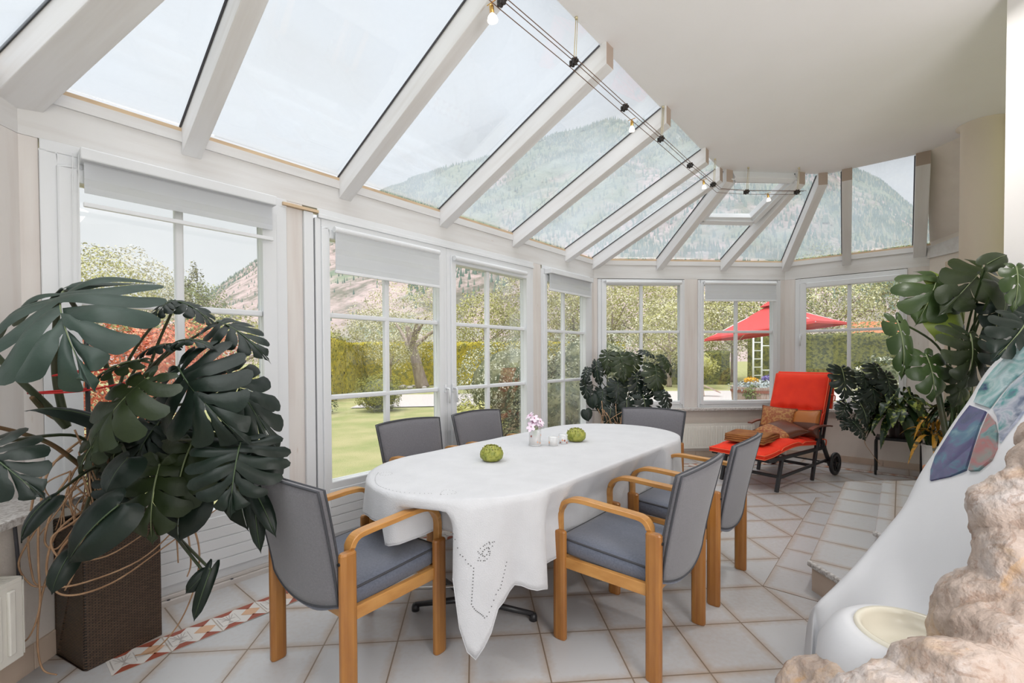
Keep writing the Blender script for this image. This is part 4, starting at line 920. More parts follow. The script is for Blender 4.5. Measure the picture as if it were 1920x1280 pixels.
LEAF_L = [[-1.557,1.888,1.564,-1.206,1.523,1.258,-0.061,-0.785,0.763,0.609,0.35,0],[-1.302,2.118,1.557,-1.332,2.018,1.458,-0.023,-0.332,1.006,0.132,0.5,0],[-1.297,2.117,1.55,-1.103,2.049,1.439,0.164,-0.5,0.907,0.129,0.5,0],[-1.089,2.048,1.457,-0.843,1.925,1.31,0.147,-0.701,0.761,0.203,0.5,0],[-1.127,1.848,1.27,-0.827,1.669,1.036,-0.228,-0.977,0.468,0.419,0.35,0],[-1.173,1.903,1.36,-1.289,1.861,1.304,-0.019,-0.282,1.005,0.099,0.6,0],[-1.179,1.904,1.36,-0.994,1.838,1.343,-0.027,-0.382,1.007,0.083,0.6,0],[-1.132,1.697,1.236,-1.251,1.602,1.002,-0.378,-0.965,0.418,0.325,0.25,1],[-1.202,1.754,1.298,-1.337,1.713,1.215,-0.235,-0.467,0.909,0.132,0.4,1],[-0.84,1.719,1.006,-0.826,1.614,0.791,0.269,-1.02,0.315,0.354,0.35,0],[-1.008,1.938,1.263,-0.763,1.813,0.959,0.436,-0.831,0.411,0.251,0.4,0],[-1.566,1.578,1.03,-1.283,1.453,0.907,0.238,-0.81,0.712,0.244,0.3,0],[-1.437,1.665,0.83,-1.482,1.616,0.715,-0.378,-0.965,0.418,0.098,0.4,2],[-1.204,1.645,0.806,-1.323,1.602,0.648,-0.28,-0.977,0.218,0.195,0.3,2],[-1.37,1.656,0.641,-1.382,1.605,0.543,0.318,-1.026,0.215,0.085,0.6,2],[-1.372,1.864,1.043,-1.586,1.782,1.121,-0.135,-0.474,1.009,0.099,0.5,2],[-1.2,1.847,0.9,-1.197,1.792,0.635,0.12,-1.008,0.316,0.301,0.3,1],[-1.246,1.751,0.943,-1.283,1.702,0.833,-0.279,-0.975,0.318,0.161,0.3,2],[-1.108,1.891,0.972,-1.14,1.839,0.716,0.02,-1.0,0.317,0.31,0.3,1],[-1.053,1.938,1.027,-1.057,1.884,0.804,0.221,-1.013,0.516,0.297,0.3,0],[-1.302,2.009,1.042,-1.376,1.961,0.856,-0.078,-0.988,0.517,0.284,0.3,0],[-1.461,1.971,1.029,-1.547,1.925,0.869,-0.278,-0.972,0.518,0.212,0.3,1],[-0.811,1.764,0.801,-0.721,1.704,0.671,0.534,-0.843,0.211,0.07,0.5,2],[-0.825,1.785,0.785,-0.797,1.759,0.593,0.318,-1.027,0.115,0.068,0.5,2],[-1.009,1.825,0.496,-1.053,1.795,0.326,0.318,-1.027,0.115,0.061,0.6,2],[-1.03,1.826,0.482,-1.082,1.799,0.426,0.319,-1.024,0.315,0.065,0.5,2],[-1.141,1.89,0.762,-1.15,1.868,0.603,-0.08,-0.993,0.217,0.229,0.3,2],[-0.973,2.034,1.147,-0.861,1.972,1.018,0.453,-0.629,0.608,0.179,0.5,0],[-1.255,2.052,0.888,-1.259,1.99,0.736,-0.189,-0.981,0.417,0.21,0.3,2],[-1.125,2.032,0.905,-1.048,1.963,0.742,-0.268,-0.974,0.418,0.216,0.3,0],[-1.434,1.986,0.86,-1.429,1.923,0.691,0.21,-1.014,0.416,0.206,0.3,0],[-1.0,2.031,0.839,-0.942,1.962,0.611,-0.069,-0.991,0.417,0.215,0.3,2],[-0.985,2.061,0.915,-0.881,1.988,0.682,0.011,-0.997,0.417,0.261,0.3,0],[-1.291,2.046,0.96,-1.268,1.981,0.778,0.13,-1.007,0.416,0.18,0.3,0],[-0.948,1.987,0.893,-0.866,1.917,0.692,-0.298,-0.972,0.418,0.232,0.3,0],[-1.329,2.05,0.974,-1.283,1.983,0.807,0.22,-1.014,0.416,0.211,0.3,0],[-1.211,2.021,1.021,-1.183,1.955,0.809,0.001,-0.996,0.417,0.185,0.3,0],[-1.462,2.041,1.007,-1.474,1.978,0.808,-0.019,-0.995,0.417,0.24,0.3,1],[-1.394,2.045,1.003,-1.341,1.978,0.812,-0.258,-0.975,0.418,0.261,0.3,1]]
PET = [([(-1.835, 1.877, 1.37), (-1.776, 1.93, 1.237), (-1.75, 1.997, 1.142), (-1.732, 2.093, 1.015)], 0.012), ([(-1.631, 1.944, 1.54), (-1.716, 2.027, 1.332), (-1.744, 2.067, 1.198), (-1.732, 2.093, 1.015)], 0.0125), ([(-1.709, 1.741, 1.077), (-1.678, 1.838, 1.029), (-1.651, 1.935, 0.964), (-1.654, 2.084, 0.833)], 0.008), ([(-1.734, 1.945, 1.153), (-1.757, 2.026, 1.091), (-1.747, 2.075, 1.051)], 0.01)]
LEAF_C = [[1.585,4.888,1.33,1.592,4.783,1.039,-0.078,-0.988,0.517,0.3,0.3,0],[1.962,4.855,1.201,1.926,4.753,0.906,0.121,-1.005,0.516,0.323,0.3,0],[1.461,4.949,1.355,1.439,4.897,1.11,-0.377,-0.962,0.618,0.211,0.4,0],[1.337,4.957,1.249,1.363,4.901,0.994,-0.569,-0.848,0.517,0.152,0.5,0],[1.243,4.964,1.179,1.189,4.915,1.006,-0.568,-0.846,0.617,0.14,0.5,0],[1.213,4.964,1.038,1.24,4.908,0.82,-0.477,-0.956,0.519,0.164,0.4,0],[1.539,4.837,1.042,1.522,4.784,0.771,-0.079,-0.99,0.417,0.252,0.3,0],[1.989,4.748,0.934,2.052,4.69,0.74,0.32,-1.021,0.515,0.238,0.3,0],[1.848,4.968,1.377,1.962,4.857,1.282,0.065,-0.49,1.008,0.153,0.4,0],[2.064,4.899,1.311,2.135,4.839,1.095,0.437,-0.828,0.611,0.199,0.4,0],[1.193,4.86,0.733,1.208,4.807,0.624,-0.377,-0.962,0.618,0.138,0.4,2],[1.758,4.921,1.118,1.768,4.865,0.829,0.12,-1.006,0.416,0.292,0.3,0],[1.392,4.898,0.947,1.365,4.845,0.691,-0.278,-0.974,0.418,0.232,0.3,0],[1.808,4.812,0.891,1.817,4.757,0.638,0.12,-1.006,0.416,0.252,0.3,1],[1.619,4.777,0.839,1.584,4.725,0.59,-0.079,-0.99,0.417,0.227,0.3,1],[1.777,4.973,1.324,1.7,4.926,1.119,-0.078,-0.987,0.617,0.236,0.3,0],[1.904,4.907,1.029,2.029,4.844,0.828,0.221,-1.013,0.516,0.257,0.3,0],[1.275,4.906,0.889,1.273,4.854,0.749,-0.478,-0.957,0.419,0.162,0.4,2],[1.448,4.789,0.754,1.404,4.74,0.562,-0.078,-0.988,0.517,0.204,0.3,1],[1.968,4.697,0.757,1.974,4.643,0.567,0.221,-1.013,0.516,0.202,0.3,1]]
LEAF_R = [[2.707,2.484,1.765,2.516,2.411,1.503,-0.428,-0.963,0.319,0.394,0.45,3],[2.742,2.515,1.759,2.859,2.467,1.508,0.318,-1.027,0.115,0.189,0.3,4],[2.88,2.386,1.798,2.569,2.323,1.543,-0.178,-0.98,0.517,0.31,0.2,3],[2.628,2.158,1.77,2.726,2.15,1.816,0.022,-0.993,0.716,0.115,0.3,2],[2.624,2.232,1.415,2.505,2.153,1.148,0.02,-1.0,0.317,0.34,0.25,1],[2.43,2.288,1.308,2.43,2.242,1.079,-0.179,-0.983,0.317,0.24,0.3,3],[2.315,2.343,1.497,2.329,2.32,1.193,-0.38,-0.97,0.118,0.146,0.6,3],[2.676,2.152,1.674,2.664,2.112,1.506,0.219,-1.016,0.316,0.15,0.5,4],[2.557,1.929,1.464,2.372,1.903,1.296,0.03,-0.895,0.615,0.246,0.3,1],[2.719,2.438,1.582,2.63,2.4,1.405,-0.08,-0.992,0.317,0.26,0.3,4],[2.897,2.549,1.547,2.82,2.511,1.385,0.12,-1.006,0.416,0.192,0.3,1],[2.643,2.041,1.734,2.585,2.004,1.521,-0.579,-0.952,0.219,0.129,0.5,3],[2.848,2.289,1.61,2.775,2.253,1.376,-0.08,-0.992,0.317,0.203,0.3,1],[2.721,2.143,1.358,2.571,2.076,1.171,-0.08,-0.992,0.317,0.243,0.3,1],[2.923,2.207,1.629,2.776,2.139,1.399,-0.08,-0.992,0.317,0.251,0.3,1],[2.749,2.387,1.199,2.674,2.348,1.022,-0.08,-0.992,0.317,0.18,0.3,1]]
LEAF_M = [[3.513,4.126,1.184,3.456,4.026,0.896,-0.179,-0.982,0.417,0.273,0.25,0],[3.707,4.11,1.132,3.694,4.058,0.982,0.121,-1.005,0.516,0.204,0.4,0],[3.829,4.101,1.208,3.86,4.044,0.956,0.121,-1.005,0.516,0.265,0.4,0],[3.521,4.07,0.851,3.4,4.027,0.712,-0.379,-0.967,0.318,0.171,0.4,0],[3.601,4.013,0.856,3.622,3.958,0.643,0.12,-1.008,0.316,0.179,0.3,0],[3.5,4.019,0.711,3.4,3.975,0.619,-0.379,-0.967,0.318,0.129,0.4,0],[3.489,3.969,0.693,3.564,3.91,0.534,0.021,-0.998,0.416,0.157,0.3,0],[3.778,4.102,1.055,3.784,4.048,0.83,-0.08,-0.992,0.317,0.244,0.3,0],[3.886,4.045,1.133,3.88,3.991,0.91,-0.08,-0.992,0.317,0.222,0.3,0],[3.685,4.108,0.953,3.783,4.047,0.779,-0.08,-0.992,0.317,0.204,0.3,0]]
def weave(name, c, c2):
    m = bpy.data.materials.new(name); m.use_nodes = True; t = m.node_tree; N = t.nodes; b = N['Principled BSDF']; b.inputs['Roughness'].default_value = .45
    g = N.new('ShaderNodeTexCoord'); mp = N.new('ShaderNodeMapping'); mp.inputs['Scale'].default_value = (1,1,1); br = N.new('ShaderNodeTexBrick')
    s = N.new('ShaderNodeSeparateXYZ'); cx = N.new('ShaderNodeCombineXYZ'); ad = N.new('ShaderNodeMath'); ad.operation = 'ADD'
    t.links.new(g.outputs['Object'], s.inputs[0]); t.links.new(s.outputs['X'], ad.inputs[0]); t.links.new(s.outputs['Y'], ad.inputs[1]); t.links.new(ad.outputs[0], cx.inputs['X']); t.links.new(s.outputs['Z'], cx.inputs['Y'])
    t.links.new(cx.outputs[0], br.inputs['Vector']); br.inputs['Scale'].default_value = 26; br.inputs['Color1'].default_value = (*c,1); br.inputs['Color2'].default_value = (*c2,1); br.inputs['Mortar'].default_value = (.008,.006,.005,1)
    br.inputs['Mortar Size'].default_value = .05; br.inputs['Brick Width'].default_value = .55; br.inputs['Row Height'].default_value = .16; br.inputs['Mortar Smooth'].default_value = .6
    bp = N.new('ShaderNodeBump'); bp.inputs['Strength'].default_value = .9; bp.inputs['Distance'].default_value = .006; bp.invert = True
    t.links.new(br.outputs['Fac'], bp.inputs['Height']); t.links.new(bp.outputs[0], b.inputs['Normal']); t.links.new(br.outputs['Color'], b.inputs['Base Color']); return m
M['rattan'] = weave('brown_rattan_weave', (.17,.10,.058), (.10,.058,.034))
def planter(loc_, rz, sx, sy, h, label, name='wicker_planter'):
    r = empty(name, loc_, rz, label, 'planter'); b = MB(); w = .018
    b.box(-sx/2,sx/2,-sy/2,-sy/2+w,0,h); b.box(-sx/2,sx/2,sy/2-w,sy/2,0,h); b.box(-sx/2,-sx/2+w,-sy/2+w,sy/2-w,0,h); b.box(sx/2-w,sx/2,-sy/2+w,sy/2-w,0,h); b.box(-sx/2+w,sx/2-w,-sy/2+w,sy/2-w,.0,.03)
    b.build('woven_body', M['rattan'], r, bevel=.006); b = MB(); b.box(-sx/2+w,sx/2-w,-sy/2+w,sy/2-w,h-.08,h-.05); b.build('soil', M['soil'], r); return r
planter((-1.665,2.215,0), math.radians(59.2), .285, .275, .60, 'tall square brown wicker planter at the left in front of the first window')
pl = empty('monstera_plant', (-1.66,2.22,.56), 0, 'large dark monstera with tan aerial roots growing from the wicker planter at the left', 'plant'); P0 = pl.location.copy()
def rel(row, P): return [row[0]-P.x,row[1]-P.y,row[2]-P.z,row[3]-P.x,row[4]-P.y,row[5]-P.z]+row[6:]
LB = {0:2,1:0,2:0,3:0}
for i, row in enumerate(LEAF_L):
    o, A = monstera_leaf(rel(row,P0), pl, 100+i, main=M['lf'][2] if i == 0 else None, res=1.5 if i == 0 else 1.0, vein=M['vein'] if i == 0 else None)
    Rn = random.Random(i); bs = Vector((Rn.uniform(-.07,.07),Rn.uniform(-.07,.07), Rn.uniform(.0,.22)))
    petiole(pl, A, bs, .0065 if i else .010)
M['sheath'] = mat('brown_dry_sheath', (.16,.075,.03), .8, (.04,.05,.02), 12)
for pts, r0 in (PET):
    b = MB(); pp = cr(pts, 8); b.tube([Vector(p)-P0 for p in pp], [r0*(.8+.5*i/len(pp)) for i in range(len(pp))], 8); b.build('petiole', M['petiole'] if r0 > .011 else M['sheath'], pl, smooth=True)
# trunks, stake and red tie
b = MB(); 
for dx, dy, h, lx in ((0,0,.62,.03),(-.05,.03,.5,-.08),(.05,-.04,.45,.1)):
    b = MB(); b.tube(cr([(dx,dy,-.04),(dx*1.5,dy,.2),(dx+lx*.5,dy,.4),(dx+lx,dy+.02,h)],6), .016, 8); b.build('trunk', M['petiole'], pl, smooth=True)
b = MB(); b.tube([(-1.60-P0.x,2.04-P0.y,-.02),(-1.605-P0.x,2.04-P0.y,.83)], .008, 8); b.build('support_stake', M['darkmetal'], pl, smooth=True)
M['redtie'] = mat('red_ribbon', (.60,.02,.02), .6)
for pts in ([(-1.60,2.035,1.26),(-1.72,2.02,1.235),(-1.62,2.05,1.25),(-1.45,2.10,1.27)], [(-1.60,2.03,1.18),(-1.80,2.0,1.165),(-1.62,2.02,1.17),(-1.5,2.1,1.2)]):
    b = MB(); b.tube([Vector(p)-P0 for p in cr(pts,5)], .004, 5); b.build('red_tie', M['redtie'], pl, smooth=True)
def roots(parent, P, lst, r=.005):
    for pts in lst:
        b = MB(); pp = cr(pts, 7); b.tube([Vector(p)-P for p in pp], [r*(1-.45*i/len(pp)) for i in range(len(pp))], 6); b.build('aerial_root', M['root'], parent, smooth=True)
Rn = random.Random(3); rl = [
 [(-1.62,2.14,.95),(-1.70,2.05,.80),(-1.76,1.98,.62),(-1.80,1.95,.50),(-1.74,1.93,.42),(-1.70,1.95,.40)],
 [(-1.66,2.12,.98),(-1.72,2.0,.86),(-1.73,1.96,.66),(-1.71,1.93,.50),(-1.70,1.92,.34),(-1.74,1.92,.22),(-1.83,1.95,.16)],
 [(-1.60,2.10,.70),(-1.66,1.96,.62),(-1.68,1.93,.46),(-1.58,1.90,.42),(-1.42,2.05,.45),(-1.34,2.22,.56)],
 [(-1.58,2.10,.66),(-1.63,1.94,.56),(-1.64,1.91,.42),(-1.56,1.90,.385),(-1.46,1.98,.40),(-1.36,2.14,.48),(-1.24,2.32,.58)],
 [(-1.55,2.12,.78),(-1.60,1.98,.66),(-1.66,1.93,.60),(-1.60,1.91,.52),(-1.50,1.98,.50),(-1.42,2.08,.55)],
 [(-1.52,2.10,.74),(-1.56,1.96,.60),(-1.57,1.92,.47),(-1.60,1.91,.40)],
 [(-1.72,2.12,.60),(-1.76,2.02,.40),(-1.745,1.96,.22),(-1.72,1.945,.08),(-1.66,1.94,.05)],
 [(-1.40,2.22,.62),(-1.33,2.24,.55),(-1.30,2.26,.40),(-1.31,2.24,.24),(-1.37,2.22,.08),(-1.42,2.14,.012),(-1.48,2.10,.012)],
 [(-1.42,2.24,.60),(-1.36,2.26,.52),(-1.35,2.28,.34),(-1.35,2.25,.28)],
 [(-1.44,2.24,.60),(-1.38,2.22,.50),(-1.37,2.22,.36)],
 [(-1.62,2.08,.80),(-1.68,1.98,.72),(-1.72,1.97,.58),(-1.66,1.95,.55),(-1.62,1.98,.62)],
 [(-1.70,2.08,.92),(-1.76,2.00,.82),(-1.78,1.97,.60),(-1.75,1.95,.44),(-1.72,1.94,.41)]]
roots(pl, P0, rl, .0048)
for i in range(26):
    a = Rn.uniform(0,6.28); p = Vector((-1.62+.07*math.cos(a), 2.08+.07*math.sin(a), Rn.uniform(.75,1.05))); q_ = Vector((-1.64+Rn.uniform(-.13,.16), 1.99+Rn.uniform(-.04,.12), Rn.uniform(.58,.66)))
    roots(pl, P0, [[p, (p+q_)/2+Vector((Rn.uniform(-.06,.06),-.04,Rn.uniform(-.03,.05))), q_]], .0035)
# corner monstera
planter((1.60,4.95,0), .3, .34, .34, .42, 'low brown wicker planter in the room corner, hidden behind the table', 'wicker_planter')
pc = empty('monstera_plant', (1.60,4.95,.40), 0, 'bushy monstera in the far room corner between the garden wall and back window', 'plant'); PC = pc.location.copy()
for i, row in enumerate(LEAF_C):
    row = list(row); o, A = monstera_leaf(rel(row,PC), pc, 300+i, main=M['lf'][1] if i in (0,1,2,9,15) else M['lf'][0], res=.8)
    petiole(pc, A, (random.Random(i).uniform(-.06,.06), random.Random(i+9).uniform(-.06,.06), random.Random(i).uniform(0,.2)), .005)
Rn = random.Random(8)
for i in range(16):
    p = Vector((1.42+Rn.uniform(-.12,.18), 4.75+Rn.uniform(-.06,.1), Rn.uniform(.66,.84))); q_ = Vector((1.46+Rn.uniform(-.2,.16), 4.72+Rn.uniform(-.06,.1), Rn.uniform(.42,.52)))
    roots(pc, PC, [[p, (p+q_)/2+Vector((Rn.uniform(-.06,.06),-.05,.02)), q_]], .004)
# right monstera behind the fountain
pt = empty('round_plant_pot', (2.95,2.55,.27), 0, 'terracotta pot of the right monstera, mostly hidden behind the fountain wall', 'pot')
M['terra'] = mat('terracotta', (.42,.17,.08), .8); b = MB(); b.lathe([(.11,0),(.16,.28),(.175,.28),(.175,.33),(.155,.33),(.15,.30)], 28); b.build('pot_body', M['terra'], pt, smooth=False)
b = MB(); b.lathe([(.15,.29),(0,.30)], 20); b.build('soil', M['soil'], pt)
pr_ = empty('monstera_plant', (2.95,2.55,.57), 0, 'tall light green monstera behind the fountain wall in front of the column', 'plant'); PR = pr_.location.copy()
for i, row in enumerate(LEAF_R):
    o, A = monstera_leaf(rel(row,PR), pr_, 500+i, main=M['lf'][4] if i in (1,9) else (M['lf'][0] if i in (8,10,12,13,14) else M['lf'][3] if i in (0,6,11,5) else M['lf'][1]), res=1.3, vein=M['vein'])
    petiole(pr_, A, (random.Random(i).uniform(-.06,.06), random.Random(i+9).uniform(-.06,.06), random.Random(i).uniform(.1,.45)), .006, m=M['lf'][3])
for dx, dy, h, lx in ((0,0,.6,.03),(-.04,.03,.5,-.06)):
    b = MB(); b.tube(cr([(dx,dy,-.02),(dx*1.5,dy,.2),(dx+lx,dy+.02,h)],6), .016, 8); b.build('trunk', M['petiole'], pr_, smooth=True)
b = MB(); b.tube([(.03,0,-.02),(.05,.0,.62)], .012, 8); b.build('moss_stake', M['root'], pr_, smooth=True)
# metal stand with plants
st = empty('plant_stand', (4.60,4.62,0), math.radians(-45), 'low black tubular plant stand by the right window wall', 'stand')
for y in (-.13,.13):
    b = MB(); b.tube(cr([(-.19,y,0),(-.19,y,.18),(-.19,y,.36),(-.18,y,.385),(-.15,y,.395),(.15,y,.395),(.18,y,.385),(.19,y,.36),(.19,y,.18),(.19,y,0)],4), .012, 8); b.build('leg_frame', M['darkmetal'], st, smooth=True)
b = MB(); b.box(-.19,.19,-.14,.14,.40,.412); b.build('shelf', M['darkmetal'], st, bevel=.003)
def pot(loc_, r_, h, m, label, name='plant_pot', flare=1.15):
    t = empty(name, loc_, 0, label, 'pot'); b = MB(); b.lathe([(r_/flare,0),(r_,h-.02),(r_*1.04,h-.018),(r_*1.04,h),(r_*.96,h),(r_*.93,h-.03)], 28); b.build('pot_body', m, t, smooth=False)
    b = MB(); b.lathe([(r_*.94,h-.03),(0,h-.025)], 20); b.build('soil', M['soil'], t); return t
M['blackpot'] = mat('dark_brown_glazed_pot', (.03,.015,.012), .3); M['whitepot'] = mat('white_glazed_pot', (.75,.74,.72), .3); M['mintpot'] = mat('pale_mint_pot', (.50,.62,.58), .35)
pot((4.60,4.62,.412), .09, .16, M['blackpot'], 'dark glazed pot with the striped plant standing on the black plant stand')
pot((4.50,4.11,0), .115, .43, M['whitepot'], 'tall white pot on the floor right of the black plant stand')
pot((4.45,3.84,.17), .10, .52, M['mintpot'], 'pale mint pot on the step beside the column', flare=1.1)
M['croton'] = mat('striped_leaf', (.018,.045,.012), .3, (.30,.36,.08), 26, (1,1,1), .52, .60); M['crotony'] = mat('yellow_orange_leaf', (.60,.30,.03), .35, (.08,.07,.02), 18, (1,1,1), .5, .58); M['darkleaf'] = mat('deep_green_strap_leaf', (.012,.035,.014), .3, (.03,.06,.02), 10)
def strap(parent, base, d, L, w, m, droop=1.0, name='leaf'):
    base = Vector(base); d = Vector(d).normalized(); side = d.cross(Vector((0,0,1))); side = side.normalized() if side.length > .05 else Vector((1,0,0)); b = MB()
    def P(u, v):
        s = v*L; p = base+d*s+Vector((0,0,-droop*.9*s*s/L)); wd = w*math.sin(math.pi*min(1,.08+v*.92))**.8; x = (u-.5)*2
        return p+side*x*wd/2+Vector((0,0,abs(x)*wd*.22))
    b.grid(P, 4, 9); return b.build(name, m, parent, smooth=True)
def bush(name, P, n, R_, Lr, w, mats, label, seed, up=.5, base_r=.03):
    r = empty(name, P, 0, label, 'plant'); Rn = random.Random(seed)
    for i in range(n):
        a = Rn.uniform(0,6.28); el = Rn.uniform(up-.5, up+.9); h = Rn.uniform(0,R_); d = (math.cos(a), math.sin(a), el)
        bp = Vector((base_r*math.cos(a), base_r*math.sin(a), h)); strap(r, bp, d, Rn.uniform(*Lr), w*Rn.uniform(.8,1.2), Rn.choice(mats), Rn.uniform(.5,1.1))
    b = MB(); b.tube([(0,0,-.02),(0,0,R_)], .010, 6); b.build('stem', M['petiole'], r, smooth=True); return r
def dome(name, P, n, R_, L, w, mats, label, seed, flat=1.0, low=-.5):
    r = empty(name, P, 0, label, 'plant'); Rn = random.Random(seed)
    for i in range(n):
        z = Rn.uniform(low,1); a = Rn.uniform(0,6.28); q = math.sqrt(max(0,1-z*z)); d = Vector((q*math.cos(a), q*math.sin(a), z)); k = Rn.uniform(.25,.75)
        bp = Vector((d.x*R_*k, d.y*R_*k, (d.z*k*.9+.55)*R_*flat)); strap(r, bp, (d.x, d.y, d.z*.6+.45), L*Rn.uniform(.75,1.2), w*Rn.uniform(.8,1.25), Rn.choice(mats), Rn.uniform(.9,2.0))
    for i in range(3): b = MB(); b.tube([(0,0,-.04),(.03*math.cos(i*2.1),.03*math.sin(i*2.1),R_*.9)], .008, 6); b.build('stem', M['petiole'], r, smooth=True)
    return r
dome('striped_foliage_plant', (4.52,4.56,.57), 96, .30, .22, .085, [M['croton'],M['croton'],M['darkleaf']], 'dense bushy plant with yellow striped leaves on the black stand', 21, 1.1, -.8)
dome('croton_plant', (4.50,4.11,.42), 34, .17, .22, .050, [M['crotony'],M['crotony'],M['darkleaf']], 'plant with orange yellow leaves in the tall white pot', 5, 1.3)
dome('dark_foliage_plant', (4.45,3.84,.68), 34, .19, .20, .07, [M['darkleaf'],M['croton']], 'dark leafy plant in the pale mint pot beside the column', 6)
pm_ = empty('trailing_monstera', (4.35,4.75,.62), 0, 'small deep cut monstera trailing to the left of the striped plant', 'plant'); PM = pm_.location.copy()
for i, row in enumerate(LEAF_M):
    o, A = monstera_leaf(rel(row,PM), pm_, 700+i, res=.9, vein=M['vein'] if i in (0,4) else None)
    petiole(pm_, A, (random.Random(i).uniform(-.03,.1), random.Random(i+9).uniform(-.1,.0), random.Random(i).uniform(-.05,.06)), .004)
roots(pm_, PM, [[(4.0,4.40,.55),(3.97,4.36,.42),(4.02,4.34,.32),(4.10,4.32,.20)], [(4.35,4.75,.60),(4.28,4.66,.5),(4.2,4.6,.46),(4.1,4.5,.5)]], .004)
b = MB(); b.tube([(.0,0,-.05),(.05,-.05,-.2)], .01, 6); b.build('stem', M['petiole'], pm_)
# ------------------------------------------------------------------ fountain
M['fplaster'] = mat('white_smooth_plaster', (.69,.70,.725), .65, (.66,.67,.695), 4, bump=.08, bscale=20); M['basin'] = mat('cream_glazed_basin', (.76,.72,.60), .2)
RID= [(1.435, 1.821, 0.197), (1.458, 1.82, 0.254), (1.524, 1.815, 0.319), (1.613, 1.81, 0.407), (1.721, 1.832, 0.49), (1.806, 1.847, 0.561), (1.914, 1.87, 0.651), (2.041, 1.918, 0.78), (2.13, 1.926, 0.889), (2.229, 1.942, 1.008), (2.323, 1.947, 1.123), (2.42, 1.966, 1.238), (2.481, 1.951, 1.318), (2.513, 1.905, 1.371), (2.547, 1.852, 1.429)]
INN= [(1.266, 1.485, 0.281), (1.244, 1.447, 0.307), (1.247, 1.407, 0.341), (1.283, 1.365, 0.375), (1.35, 1.339, 0.387), (1.469, 1.33, 0.395), (1.614, 1.359, 0.474), (1.734, 1.412, 0.586), (1.847, 1.471, 0.669), (1.936, 1.509, 0.768), (2.013, 1.537, 0.857), (2.061, 1.54, 0.915), (2.108, 1.544, 0.973), (2.156, 1.547, 1.032), (2.187, 1.538, 1.073)]
PAN = [
[(2.28, 1.914, 1.084), (2.248, 1.826, 1.07), (2.295, 1.825, 1.128), (2.336, 1.818, 1.182), (2.371, 1.796, 1.231), (2.394, 1.766, 1.268), (2.509, 1.852, 1.386), (2.491, 1.888, 1.354), (2.452, 1.92, 1.296), (2.406, 1.937, 1.234), (2.369, 1.939, 1.187), (2.329, 1.934, 1.139)] ,
[(2.24, 1.804, 1.066), (2.269, 1.804, 1.102), (2.314, 1.801, 1.16), (2.353, 1.782, 1.213), (2.372, 1.75, 1.246), (2.24, 1.65, 1.111), (2.214, 1.675, 1.072), (2.183, 1.675, 1.034), (2.15, 1.679, 0.99), (2.115, 1.678, 0.948), (2.172, 1.726, 1.004), (2.212, 1.766, 1.043)] ,
[(2.27, 1.922, 1.069), (2.235, 1.828, 1.054), (2.181, 1.81, 0.992), (2.111, 1.775, 0.914), (2.03, 1.733, 0.826), (2.009, 1.777, 0.786), (1.995, 1.846, 0.75), (2.034, 1.88, 0.788), (2.083, 1.906, 0.841), (2.145, 1.916, 0.915), (2.219, 1.924, 1.006)] ,
[(2.225, 1.809, 1.047), (2.194, 1.761, 1.021), (2.15, 1.715, 0.98), (2.098, 1.675, 0.927), (2.06, 1.663, 0.883), (2.027, 1.683, 0.836), (2.026, 1.717, 0.826), (2.086, 1.752, 0.89), (2.16, 1.784, 0.973)] ,
]
FN = Vector((.76680217,-.17855424,-.61654912))
fo = empty('rock_fountain', (1.6,1.5,0), 0, 'white plaster and rock indoor fountain with blue glass panels at the right', 'fountain'); FO = fo.location.copy()
RID = [(1.36,1.74,.0)]+RID; INN = [(1.24,1.52,.0)]+[(x,y,z-.09) if i < 6 else (x,y,z) for i,(x,y,z) in enumerate(INN)]
b = MB(); nr = len(RID); 
def fcol(i):
    r, q_ = Vector(RID[i]), Vector(INN[i]); f = i/(nr-1); out = Vector((.25,.75,0)).normalized()
    pts = []
    top = r+out*.03+Vector((0,0,-.015)); pts += [Vector((r.x+.10,r.y+.16,0)), r+out*.10+Vector((0,0,-min(r.z,.10))), top, r]
    away = Vector((.3,.5,-.85)).normalized(); dp = max(0, 1-max(0,i-1)/5.5)
    for k in range(1,11):
        s = k/10; p = r.lerp(q_, s); p = p+away*(.16*dp)*math.sin(math.pi*s**.8)*(1 if s < 1 else 0)
        pts.append(p)
    pts.append(Vector((q_.x*.98, q_.y*.96, max(0,q_.z-.3))))
    return pts
cols = [fcol(i) for i in range(nr)]; k = len(cols[0]); 
fine = []
for j in range(k): fine.append(cr([c[j] for c in cols], 4))
n2 = len(fine[0]); b.add([fine[j][i]-FO for i in range(n2) for j in range(k)], [(i*k+j,(i+1)*k+j,(i+1)*k+j+1,i*k+j+1) for i in range(n2-1) for j in range(k-1)])
b.build('plaster_wall', M['fplaster'], fo, smooth=True, sub=1)
b = MB(); b.lathe([(.158,-.06),(.16,-.01),(.153,.004),(.140,.0),(.135,-.012),(.12,-.045),(.06,-.06),(0,-.062)], 48, Vector((1.415,1.36,.405))-FO); b.build('basin', M['basin'], fo, smooth=True)
b = MB(); b.lathe([(.150,-.01),(.158,.0),(.19,-.004),(.225,-.03),(.26,-.10),(.28,-.3)], 48, Vector((1.415,1.36,.398))-FO, caps=False); b.build('basin_surround', M['fplaster'], fo, smooth=True)
